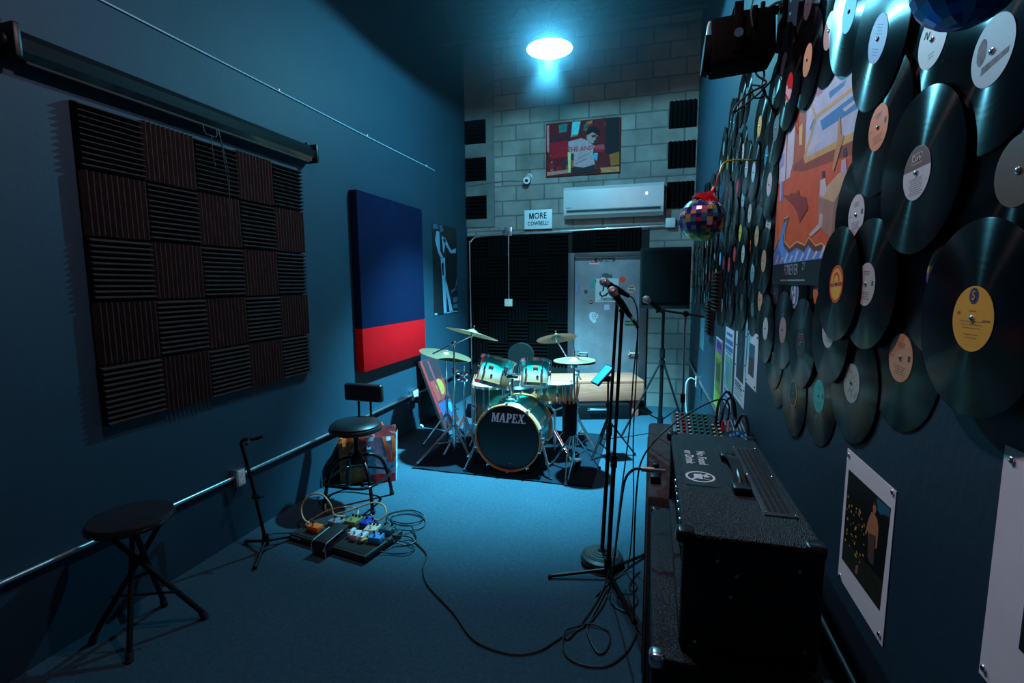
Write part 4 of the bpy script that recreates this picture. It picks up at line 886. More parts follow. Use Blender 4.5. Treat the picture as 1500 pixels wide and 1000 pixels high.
b.box((0.008, -D / 2 + .012, H / 2), (W - .016, .024, H - .002), .010); b.box((0.008, D / 2 - .012, H / 2), (W - .016, .024, H - .002), .010); b.box((W / 2 - .014, 0, H / 2), (.024, D - .01, H - .01), .008)
part(b, 'case', s)
b = MB(mat('dark_control_panel', (.02, .022, .026), .3, .4)); b.box((-W / 2 + .045, 0, .215), (.012, D - .05, .10), .002); part(b, 'control_panel', s); part(MB(GRC).box((-W / 2 + .042, 0, .105), (.012, D - .05, .13), .002), 'grille_cloth', s)
for k in range(8):
    b = MB(mat('black_chrome_knob', (.03, .03, .035), .2, .5)); y = -.29 + k * .052; x = -W / 2 + .039
    b.cyl((x, y, .215), (x - .016, y, .215), .015, .012, n=16); b.use(CHROME).cyl((x - .016, y, .215), (x - .019, y, .215), .011, .010, n=16); b.box((x - .008, y, .219), (.018, .003, .003)); part(b, 'knob', s)
for k in range(2):
    b = MB(CHROME); x = -W / 2 + .039; b.cyl((x, .16 + k * .06, .215), (x - .008, .16 + k * .06, .215), .010, n=12); part(b, 'jack_socket', s)
F = frame((0, 0, H + .0004), (0, -1, 0), (1, 0, 0), (0, 0, 1))
b = MB(mat('sticker_black', (.003, .003, .004), .6, spec=.1)); p = rect(.30, .085, -.04, -.068); b.poly(p, F, 0, .0012); st = part(b, 'sticker', s, 'black sticker with white lettering')
Wt = mat('white_print', (.72, .74, .76), .5); b = MB(Wt)
b.text('No Food', .036, F, (-.115, -.050), .0014, bold=.0008, sx=.95); b.text('or Drink', .036, F, (-.115, -.087), .0014, bold=.0008, sx=.95)
part(b, 'lettering', st); b = MB(Wt)
Rg = disc(.040, .045, -.068, 36); Ri = disc(.0335, .045, -.068, 36)
vs = [(u, v, .0014) for u, v in Rg] + [(u, v, .0014) for u, v in Ri]; b.add(vs, [(i, (i + 1) % 36, 36 + (i + 1) % 36, 36 + i) for i in range(36)], False, F)
b.poly([(.028, -.085), (.058, -.085), (.062, -.062), (.024, -.062)], F, .0014); b.poly([(.030, -.058), (.048, -.058), (.046, -.048), (.040, -.040), (.032, -.048)], F, .0014); b.poly([(.055, -.060), (.059, -.060), (.066, -.045), (.063, -.043)], F, .0014)
b.use(b.mats[0]).poly([(.018, -.045), (.022, -.041), (.073, -.091), (.069, -.095)], F, .0018); part(b, 'no_food_symbol', st)
b = MB(mat('black_handle_strap', (.010, .010, .011), .35)); b.tube([(.027, .115, H + .010), (.027, .08, H + .026), (.027, 0, H + .034), (.027, -.08, H + .026), (.027, -.115, H + .010)], .0055, n=8)
vs = []; 
for k in range(9):
    y = .115 - .23 * k / 8; z = H + .010 + .026 * math.sin(PI * k / 8); vs += [(.012, y, z), (.042, y, z), (.042, y, z + .006), (.012, y, z + .006)]
fs = []
for k in range(8):
    for q in range(4): fs.append((4 * k + q, 4 * k + (q + 1) % 4, 4 * k + 4 + (q + 1) % 4, 4 * k + 4 + q))
b.add(vs, fs); 
for y in (-.125, .125): b.box((.027, y, H + .010), (.046, .045, .022), .007)
hd = part(b, 'handle', s)
b = MB(CHROME)
for y in (-.125, .125):
    for x in (.018, .036): b.cyl((x, y, H + .021), (x, y, H + .0225), .003, n=8)
part(b, 'screw', hd)
b = MB(mat('black_vent_plate', (.028, .027, .031), .4)); b.box((.094, 0, H + .0015), (.074, .50, .003), .001); vt = part(b, 'vent_plate', s)
b = MB(mat('vent_slot', (.002, .002, .002), .9))
for j in range(4):
    for k in range(6): b.box((.073 + j * .0135, -.195 + k * .078, H + .0032), (.0085, .070, .0008))
part(b, 'slots', vt); b = MB(CHROME)
for x in (.062, .126):
    for y in (-.242, 0, .242): b.ball((x, y, H + .003), .0035, 8, 5)
part(b, 'screw', vt)
for sx in (-1, 1):
    for sy in (-1, 1):
        b = MB(CORN); b.box((sx * (W / 2 - .019) + (.004 if sx < 0 else 0), sy * (D / 2 - .017), H - .012), (.042, .040, .032), .010, seg=3); part(b, 'corner', s)
b = MB(CHROME)
for x, z in ((-.06, .23), (-.02, .20), (.10, .23), (.12, .05), (-.10, .03), (-.03, .15)): b.cyl((x, -D / 2 - .0005, z), (x, -D / 2 - .003, z), .004, n=8)
part(b, 'screw', s)
for sx in (-1, 1):
    for sy in (-1, 1): part(MB(RUBBER).cyl((sx * .11, sy * .33, 0), (sx * .11, sy * .33, .014), .016), 'foot', s)
s = thing('speaker_cabinet', 'grey carpeted speaker cabinet under the mixer', 'speaker cabinet', (.235, 2.40, 0))
part(MB(mat('grey_speaker_carpet', (.055, .05, .052), .95, var=.3, vscale=120, bump=.5, bscale=300)).box((0, 0, .445), (.47, 1.04, .87), .02), 'cabinet', s)
b = MB(BLACK); b.box((-.205, -.36, .895), (.035, .09, .035), .004); b.box((-.20, -.29, .905), (.025, .04, .05), .004); part(b, 'latch', s)
b = MB(mat('grille_black', (.006, .006, .006), .8)); b.box((-.236, 0, .44), (.006, .9, .75), .002); part(b, 'front_grille', s)

MIXB = mat('dark_blue_mixer_body', (.03, .05, .065), .4)
s = thing('mixer', 'small audio mixer with rows of coloured knobs behind the amplifier head', 'mixer', (.30, 2.60, .888), (.20, 0, 0))
part(MB(MIXB).box((0, 0, .045), (.36, .36, .05), .008), 'body', s)
rows = [('white', (.7, .7, .72)), ('red', (.65, .02, .03)), ('white', (.7, .7, .72)), ('green', (.0, .35, .2)), ('green', (.0, .35, .2)), ('green', (.0, .35, .2)), ('yellow', (.75, .55, .2)), ('white', (.7, .7, .72))]
for i, (nm, c) in enumerate(rows):
    for j in range(8 if i not in (6,) else 5):
        b = MB(mat('knob_black', (.02, .02, .022), .4)); x = -.155 + i * .028; y = -.13 + j * .038
        b.cyl((x, y, .070), (x, y, .082), .0085, .0075, n=10); b.use(mat('knob_cap_' + nm, c, .4)).cyl((x, y, .082), (x, y, .086), .0065, .006, n=10); part(b, 'knob', s)
for k in range(5):
    b = MB(mat('fader_blue', (.02, .22, .6), .4)); b.box((.085 + k * .018, -.07 + (k % 3) * .012, .077), (.012, .03, .014), .003); part(b, 'fader', s)
b = MB(mat('mixer_print', (.45, .48, .5), .5))
for k in range(6): b.box((.08 + k * .016, .06, .0705), (.003, .12, .001))
part(b, 'markings', s)
for x, c, nm in ((.075, (.65, .02, .03), 'red'), (.1, (.62, .42, .38), 'pale pink')):
    b = MB(mat('plug_' + nm.replace(' ', '_'), c, .4)); b.cyl((.30 + x - .02, 2.56, .958), (.30 + x - .02, 2.56, 1.012), .0085, .006, n=12)
    tag(b.build('cable_plug'), '%s phono plug standing upright in the mixer' % nm, 'plug')

def cable(label, pts, r=.004, m=None, n=7, name='cable', group=None, cat='cable', res=6):
    o = MB(m or CABLE).tube(pts, r, n=n, res=res).build(name); return tag(o, label, cat, group)
b = MB(CHROME); b.cyl((.058, 1.635, 1.077), (.022, 1.635, 1.077), .0065); b.use(mat('silver_plug', (.7, .55, .5), .3, .8)).cyl((.022, 1.635, 1.077), (-.02, 1.635, 1.077), .0085); tag(b.build('cable_plug'), 'silver jack plug in the front of the amplifier head', 'plug')
cable('black guitar cable from amplifier head down to the floor', [(-.018, 1.635, 1.077), (-.045, 1.64, 1.07), (-.075, 1.72, 1.0), (-.10, 1.95, .80), (-.135, 2.25, .45), (-.165, 2.46, .15), (-.19, 2.52, .02), (-.21, 2.42, .008), (-.26, 2.28, .008), (-.32, 2.2, .008)], .0048)
cable('black cable arching from the mixer over the amplifier to the floor', [(.38, 2.62, .96), (.385, 2.60, 1.08), (.34, 2.58, 1.115), (.22, 2.52, 1.07), (.08, 2.40, .99), (-.02, 2.25, .90), (-.045, 2.2, .75), (-.05, 2.2, .4), (-.045, 2.3, .08), (-.06, 2.45, .008), (-.10, 2.6, .008)], .0042)
cable('thick black cable rising from mixer and falling behind it', [(.33, 2.63, .97), (.345, 2.66, 1.08), (.385, 2.70, 1.13), (.42, 2.74, 1.08), (.44, 2.75, .97), (.455, 2.78, .895)], .007)
cable('thick black cable looped at right end of the mixer', [(.42, 2.6, .97), (.44, 2.57, 1.04), (.46, 2.55, 1.03), (.463, 2.50, .93), (.445, 2.46, .893)], .007)
cable('black cable plugged beside the thick one on the mixer', [(.35, 2.6, .97), (.365, 2.63, 1.06), (.40, 2.69, 1.10), (.43, 2.72, 1.06), (.45, 2.74, .895)], .006)
cable('black mic cable hanging from the higher near mic', [(-.128, 2.842, 1.62), (-.10, 2.85, 1.60), (-.075, 2.86, 1.50), (-.075, 2.87, 1.2), (-.085, 2.87, .8), (-.075, 2.86, .4), (-.09, 2.82, .06), (-.13, 2.74, .012), (-.2, 2.62, .008), (-.25, 2.5, .008)], .004)
cable('black mic cable hanging from the lower near mic', [(-.075, 2.635, 1.465), (-.068, 2.64, 1.42), (-.085, 2.66, 1.2), (-.10, 2.67, .9), (-.14, 2.66, .5), (-.17, 2.62, .12), (-.18, 2.55, .012), (-.16, 2.45, .008), (-.07, 2.4, .008)], .004)
Z0 = .0075
cable('long black cable snaking from the pedals across the carpet', [(-1.60, 2.70, .06), (-1.52, 2.78, .02), (-1.45, 2.74, Z0), (-1.32, 2.63, Z0), (-1.285, 2.51, Z0), (-1.18, 2.35, Z0), (-.95, 2.17, Z0), (-.80, 2.03, Z0), (-.695, 1.985, Z0), (-.56, 1.98, Z0), (-.46, 2.03, Z0), (-.40, 2.11, Z0), (-.37, 2.15, Z0), (-.345, 2.14, Z0), (-.31, 2.22, Z0), (-.25, 2.42, Z0), (-.215, 2.58, Z0 + .008), (-.19, 2.66, .09)], .0048)
cable('black cable lying in a wide loop beside the amplifier cabinet', [(-.20, 2.58, Z0), (-.235, 2.40, Z0), (-.265, 2.25, Z0), (-.245, 2.17, Z0), (-.20, 2.09, Z0), (-.165, 2.11, Z0), (-.15, 2.19, Z0), (-.17, 2.25, Z0), (-.25, 2.265, .014), (-.33, 2.215, .014), (-.365, 2.16, .02), (-.35, 2.06, Z0), (-.30, 2.01, Z0), (-.22, 2.0, Z0), (-.14, 2.03, Z0), (-.07, 2.13, Z0), (-.03, 2.26, Z0)], .0045)
cable('tangled thin black cable beside foot of the speaker cabinets', [(-.04, 2.95, Z0), (-.09, 2.90, Z0), (-.12, 2.85, Z0), (-.08, 2.72, Z0), (-.04, 2.66, Z0), (-.06, 2.58, Z0), (-.11, 2.56, Z0), (-.14, 2.5, Z0), (-.09, 2.44, Z0), (-.04, 2.48, Z0), (-.035, 2.55, .014), (-.08, 2.62, .015), (-.05, 2.75, Z0), (-.025, 2.8, Z0)], .0035)

# ------------------------------------------------------------------ right wall: conduit, flyers, photos
conduit('conduit', 'galvanised conduit running low along the right wall', [(XR - .018, 6.75, .68), (XR - .018, 5.1, .70), (XR - .018, 3.7, .748), (XR - .018, 1.4, .752), (XR - .018, .3, .76)], straps=((XR - .016, 4.4, .723, 1), (XR - .016, 2.0, .751, 1)))
outlet('steel outlet box on right wall conduit with a white cord', 5.12, .705, wall='R')
cable('white cord looping down from the right wall outlet', [(XR - .07, 5.13, .725), (XR - .11, 5.12, .74), (XR - .145, 5.10, .70), (XR - .15, 5.1, .6), (XR - .14, 5.1, .42), (XR - .12, 5.05, .2)], .006, WHITE)
def flyer(name, label, y0, y1, z0, z1, paper, art, cat='poster', skew=.0):
    s = thing(name, label, cat, (XR, 0, 0)); b = MB(paper); F = FR(-.0005, 0, 0)
    b.poly([(-y1, z0 + skew), (-y0, z0), (-y0, z1 - skew), (-y1, z1)], F, 0, .0012); part(b, 'sheet', s)
    F2 = FR(-.0021, 0, 0); art(s, F2); return s
def push(parent, pts, c=None, r=.006):
    for y, z in pts:
        b = MB(c or CHROME); b.ball((-.003, y, z), r, 10, 6, (.6, 1, 1)); part(b, 'pin', parent)
def art1(s, F):
    b = MB(mat('flyer_violet', (.35, .10, .45), .6)); b.poly(rc(-4.13, 1.255, -3.80, 1.15), F, 0); b.use(mat('flyer_olive', (.20, .26, .03), .6, var=.5, vscale=15)).poly(rc(-4.13, 1.15, -3.80, .86), F, 0)
    b.use(mat('flyer_yellow_green', (.34, .48, .04), .6)).poly(rc(-4.13, .86, -3.80, .74), F, 0); b.poly(rc(-4.12, 1.16, -3.81, 1.11), F, .0003); b.use(mat('flyer_dark_green', (.05, .11, .03), .6, var=.4, vscale=20)).poly([(-4.08, 1.07), (-3.86, 1.09), (-3.84, .95), (-4.05, .93)], F, .0004)
    b.use(mat('flyer_violet_dark', (.12, .02, .22), .6)).poly(rc(-4.10, 1.24, -3.84, 1.195), F, .0003); part(b, 'print', s)
flyer('poster', 'green and violet flyer, farthest of the four on the right wall', 3.79, 4.15, .72, 1.27, PAPER, art1)
def art2(s, F):
    b = MB(mat('flyer_blue_ink', (.05, .2, .55), .6)); bl = b.mats[0]
    for z, w in ((1.345, .30), (1.30, .31), (1.255, .31)): b.poly([(-3.48 - w / 2, z - .016), (-3.48 + w / 2, z - .014), (-3.48 + w / 2, z + .018), (-3.48 - w / 2, z + .016)] if z != 1.345 else rc(-3.60, 1.36, -3.36, 1.34), F, 0)
    b.use(mat('flyer_mint', (.22, .52, .42), .6, var=.35, vscale=14)).poly(rc(-3.62, 1.21, -3.34, .99), F, 0); b.poly(rc(-3.345, 1.2, -3.315, .92), F, 0)
    b.use(mat('flyer_teal_ink', (.08, .35, .36), .6)).poly(rc(-3.61, 1.235, -3.36, 1.22), F, .0002)
    b.poly([(-3.55, 1.18), (-3.44, 1.16), (-3.42, 1.04), (-3.5, 1.01), (-3.57, 1.08)], F, .0003)
    b.use(bl)
    for z in (.965, .925, .895): b.poly(rc(-3.62, z + .012, -3.40, z - .012), F, 0)
    b.text('FRI 9PM', .045, F, (-3.49, .905), .0004) if 0 else None
    part(b, 'print', s)
flyer('poster', 'pale blue and mint flyer with blue lettering bars, on right wall', 3.30, 3.66, .87, 1.39, PAPER, art2)
def art3(s, F):
    b = MB(mat('photo_dark_blue', (.012, .018, .04), .6, var=.4, vscale=14)); b.poly(rc(-3.16, 1.46, -2.92, 1.13), F, 0)
    b.use(mat('photo_grey_blue', (.13, .15, .22), .6)).poly([(-3.05, 1.33), (-3.02, 1.34), (-3.01, 1.27), (-3.03, 1.22), (-3.06, 1.19), (-3.05, 1.27)], F, .0003); b.poly(disc(.022, -3.035, 1.37, 16, .03), F, .0003); b.poly([(-3.09, 1.29), (-2.99, 1.31), (-2.98, 1.29), (-3.08, 1.27)], F, .0003)
    b.use(INK).poly(rc(-3.09, 1.537, -2.97, 1.523), F, 0); b.text('MILES DAVIS', .062, F, (-3.035, 1.487), 0, bold=.0016, sx=.78)
    b.text('MILES DAVIS', .052, F, (-3.05, 1.10), 0, bold=.001, sx=.8) if 0 else None
    for k, w in enumerate((.22, .26, .24, .26, .20, .23)): b.poly(rc(-3.19, 1.11 - k * .016, -3.19 + w, 1.11 - k * .016 - (.010 if k < 2 else .005)), F, 0)
    part(b, 'print', s); push(s, [(2.885, 1.54), (2.885, 1.40), (2.885, 1.24), (2.885, 1.1), (3.19, 1.32), (3.19, 1.2)], BLACK, .005)
flyer('poster', 'tall white concert poster reading MILES DAVIS with a dark photo', 2.865, 3.22, 1.0, 1.56, PAPER, art3)
def art4(s, F):
    b = MB(mat('photo_teal', (.02, .13, .19), .6)); b.poly(rc(-2.79, 1.38, -2.645, 1.31), F, 0); b.use(mat('photo_dusk', (.06, .03, .04), .6, var=.4, vscale=25)).poly(rc(-2.79, 1.31, -2.645, 1.215), F, 0)
    b.use(mat('photo_amber', (.35, .14, .05), .6)); 
    for k in range(6): b.poly(disc(.007, -2.775 + k * .022, 1.285 - (k % 3) * .022, 10), F, .0003)
    part(b, 'print', s); push(s, [(2.6, 1.425), (2.6, 1.18), (2.83, 1.42), (2.83, 1.175)], BLACK, .005)
flyer('photo_print', 'small white-bordered photo print beside the tall concert poster', 2.575, 2.85, 1.16, 1.44, PAPER, art4, 'photo')
def art5(s, F):
    b = MB(mat('photo_night', (.004, .005, .004), .5)); b.poly([(-1.40, .974), (-1.177, .979), (-1.167, 1.22), (-1.40, 1.218)], F, 0)
    b.use(mat('photo_dark_grass', (.012, .017, .006), .6, var=.4, vscale=30)).poly([(-1.40, .976), (-1.178, .981), (-1.176, 1.05), (-1.40, 1.03)], F, .0001)
    b.use(mat('photo_sky', (.02, .12, .20), .6)).poly([(-1.235, 1.214), (-1.169, 1.218), (-1.168, 1.199), (-1.19, 1.195), (-1.21, 1.185), (-1.225, 1.19)], F, .0002)
    b.use(mat('photo_skin', (.55, .19, .08), .6)).poly([(-1.262, 1.155), (-1.253, 1.172), (-1.24, 1.175), (-1.222, 1.168), (-1.213, 1.15), (-1.213, 1.105), (-1.22, 1.10), (-1.224, 1.135), (-1.228, 1.10), (-1.258, 1.10), (-1.262, 1.125), (-1.272, 1.105), (-1.276, 1.11), (-1.268, 1.14)], F, .0003)
    b.poly(disc(.0085, -1.24, 1.186, 14, .012), F, .0003); b.use(mat('photo_hair', (.05, .02, .01), .6)).poly([(-1.25, 1.188), (-1.248, 1.2), (-1.238, 1.203), (-1.231, 1.197), (-1.231, 1.19), (-1.24, 1.196)], F, .0004)
    b.use(mat('photo_trousers', (.10, .055, .045), .6)).poly([(-1.259, 1.118), (-1.226, 1.128), (-1.222, 1.06), (-1.236, 1.055), (-1.254, 1.06)], F, .0004)
    b.use(mat('photo_yellow', (.75, .42, .03), .6)); rnd = random.Random(2)
    for k in range(46):
        y = rnd.uniform(1.275, 1.39); z = 1.07 + rnd.uniform(-.05, .075) + (y - 1.28) * .1; b.poly(disc(rnd.uniform(.0018, .0042), -y, z, 7), F, .0005)
    b.use(mat('photo_toy', (.4, .12, .06), .6)).poly([(-1.311, 1.007), (-1.298, 1.016), (-1.299, .99), (-1.316, .985)], F, .0005)
    part(b, 'print', s); push(s, [(1.405, 1.254), (1.165, 1.257), (1.40, .925), (1.168, .93)])
flyer('photo_print', 'white-bordered photo of a bare-chested person among yellow flowers', 1.152, 1.418, .912, 1.268, PAPER, art5, 'photo', .004)
def art6(s, F):
    b = MB(mat('photo_charcoal', (.02, .018, .02), .5, var=.5, vscale=8)); b.poly(rc(-.785, 1.40, -.50, 1.195), F, 0); part(b, 'print', s); push(s, [(.838, 1.445), (.845, 1.115), (.45, 1.45)], None, .0055)
flyer('photo_print', 'large white-bordered print at right edge, nearest the camera', .43, .856, 1.10, 1.462, PAPER, art6, 'photo')
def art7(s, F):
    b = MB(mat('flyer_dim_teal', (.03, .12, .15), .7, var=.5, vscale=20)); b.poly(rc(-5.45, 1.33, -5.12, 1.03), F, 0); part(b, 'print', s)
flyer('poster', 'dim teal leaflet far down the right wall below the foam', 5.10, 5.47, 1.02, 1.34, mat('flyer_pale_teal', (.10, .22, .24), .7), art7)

# the surreal room poster (generic stand-in)
s = thing('poster', 'large poster of an orange room and sky reading FOREVER 27', 'poster', (XR, 0, 0)); F = FR(-.0005, 0, 0)
F = FR(-.0102, 0, 0); b = MB(mat('poster_border_black', (.008, .008, .009), .4)); b.poly(rc(-2.315, 2.46, -1.44, 1.685), F, 0, .0012); part(b, 'sheet', s)
def W(p): return [(-y, z) for y, z in p]
OR = (.62, .10, .028); G = (.62, .36, .10); SKY = (.50, .52, .66); BLU = (.08, .20, .48); LAV = (.62, .55, .62)
it = [(OR, rc(-2.305, 2.45, -1.45, 1.765)), ((.30, .05, .025), W([(2.094, 2.29), (1.954, 2.294), (1.948, 2.113), (1.931, 2.092), (1.494, 2.057), (1.46, 2.018), (1.926, 2.069), (2.081, 2.101)])), ((.42, .10, .04), rc(-2.10, 2.45, -1.95, 2.12)), (SKY, W([(1.954, 2.40), (1.46, 2.40), (1.46, 2.075), (1.94, 2.112)])), (BLU, W([(1.793, 2.192), (1.47, 2.172), (1.47, 2.13), (1.765, 2.155)])), (BLU, W([(1.727, 2.253), (1.588, 2.237), (1.601, 2.226), (1.713, 2.23)])), (LAV, W([(1.60, 2.165), (1.50, 2.16), (1.5, 2.15), (1.58, 2.152)])), (BLU, W([(1.90, 2.20), (1.86, 2.22), (1.85, 2.21), (1.89, 2.19)])), (LAV, W([(1.93, 2.15), (1.80, 2.14), (1.75, 2.125), (1.90, 2.12)])),
      (BLU, W([(1.70, 2.31), (1.60, 2.32), (1.55, 2.29), (1.66, 2.285)])), (G, W([(1.842, 2.224), (1.46, 2.195), (1.46, 2.186), (1.833, 2.211)])), (G, W([(1.905, 2.288), (1.834, 2.217), (1.839, 2.209), (1.919, 2.287)])), (G, W([(1.833, 2.211), (1.93, 2.113), (1.955, 2.118), (1.85, 2.217)])), (G, W([(1.948, 2.115), (1.46, 2.075), (1.46, 2.053), (1.931, 2.095)])), ((.72, .48, .16), W([(2.036, 2.243), (1.989, 2.244), (1.978, 2.168), (2.017, 2.178)])),
      (LAV, W([(2.295, 2.26), (2.212, 2.269), (2.084, 2.283), (2.082, 2.133), (2.123, 2.086), (2.295, 2.095)])), ((.32, .06, .03), W([(2.20, 2.27), (2.185, 2.272), (2.175, 2.09), (2.19, 2.09)])), ((.30, .33, .55), W([(2.28, 2.2), (2.22, 2.2), (2.22, 2.15), (2.28, 2.15)])), ((.5, .42, .6), W([(2.27, 2.10), (2.24, 2.10), (2.235, 2.02), (2.26, 2.02)])), ((.25, .2, .45), W([(2.23, 2.09), (2.21, 2.09), (2.205, 2.01), (2.225, 2.01)])),
      ((.62, .40, .22), W([(1.761, 1.959), (1.596, 1.994), (1.50, 1.985), (1.615, 1.919)])), ((.38, .20, .14), W([(1.761, 1.959), (1.615, 1.919), (1.617, 1.818), (1.742, 1.868)])), ((.28, .14, .10), W([(1.615, 1.919), (1.50, 1.985), (1.50, 1.86), (1.617, 1.818)])), ((.62, .55, .58), W([(1.751, 2.005), (1.704, 2.003), (1.683, 1.962), (1.711, 1.95), (1.75, 1.964)])), ((.08, .03, .02), W([(1.739, 2.03), (1.715, 2.026), (1.707, 2.004), (1.735, 2.009)])), ((.58, .42, .55), W([(1.577, 2.025), (1.546, 2.023), (1.531, 1.987), (1.577, 1.985)])), ((.08, .03, .03), W([(1.575, 2.053), (1.551, 2.052), (1.539, 2.027), (1.568, 2.031)])),
      ((.27, .035, .025), W([(2.209, 2.035), (2.12, 2.02), (2.078, 2.023), (1.894, 1.977), (1.861, 1.937), (1.90, 1.92), (1.95, 1.90), (1.994, 1.943), (2.05, 1.975)])), ((.56, .45, .42), W([(1.734, 1.906), (1.702, 1.896), (1.704, 1.861), (1.806, 1.84), (1.831, 1.849), (1.737, 1.874)])), ((.55, .27, .10), W([(1.625, 2.142), (1.61, 2.149), (1.595, 2.099), (1.57, 2.086), (1.632, 2.008), (1.651, 2.015), (1.623, 2.089)])), ((.30, .06, .03), W([(2.06, 2.01), (1.97, 2.0), (1.99, 2.02)])),
      ((.62, .40, .18), W([(2.305, 1.83), (2.207, 1.888), (2.169, 1.943), (2.09, 1.941), (2.14, 1.886), (2.132, 1.852), (2.063, 1.824), (1.967, 1.84), (1.872, 1.821), (1.829, 1.842), (1.756, 1.812), (1.695, 1.814), (1.623, 1.784), (1.50, 1.80), (1.50, 1.765), (2.305, 1.765)])), ((.16, .05, .03), W([(2.305, 1.826), (2.206, 1.883), (2.168, 1.938), (2.095, 1.938), (2.15, 1.88), (2.14, 1.848), (2.061, 1.818), (1.965, 1.834), (1.87, 1.815), (1.828, 1.837), (1.754, 1.806), (1.693, 1.808), (1.626, 1.778), (1.50, 1.79), (1.50, 1.765), (2.305, 1.765)])),
      ((.10, .26, .62), W([(2.305, 1.81), (2.22, 1.86), (2.17, 1.92), (2.12, 1.93), (2.165, 1.87), (2.15, 1.835), (2.061, 1.80), (1.965, 1.815), (1.87, 1.795), (1.828, 1.815), (1.754, 1.785), (1.693, 1.79), (1.60, 1.765), (2.305, 1.765)]))]
for k in range(9): it.append((LAV, W([(2.27 - k * .07, 1.768), (2.25 - k * .07, 1.768), (2.215 - k * .07, 1.80 - (k % 2) * .012), (2.235 - k * .07, 1.805 - (k % 2) * .012)])))
b = MB(); b.mats = []
for i, (c, p) in enumerate(it): b.use(mat('pigment_%.2f_%.2f_%.2f' % c, c, .6, var=.10, vscale=18, spec=.15)); b.poly(p, FR(-.0116, 0, 0), i * .00005)
part(b, 'picture', s)
b = MB(mat('grey_letter_ink', (.30, .33, .36), .5)); F2 = FR(-.0118, 0, 0)
b.text('FOREVER', .056, F2, (-2.03, 1.738), 0, sx=.82); b.text('27', .036, F2, (-1.87, 1.747), 0); b.poly(rc(-2.17, 1.704, -1.85, 1.699), F2, 0); part(b, 'lettering', s)
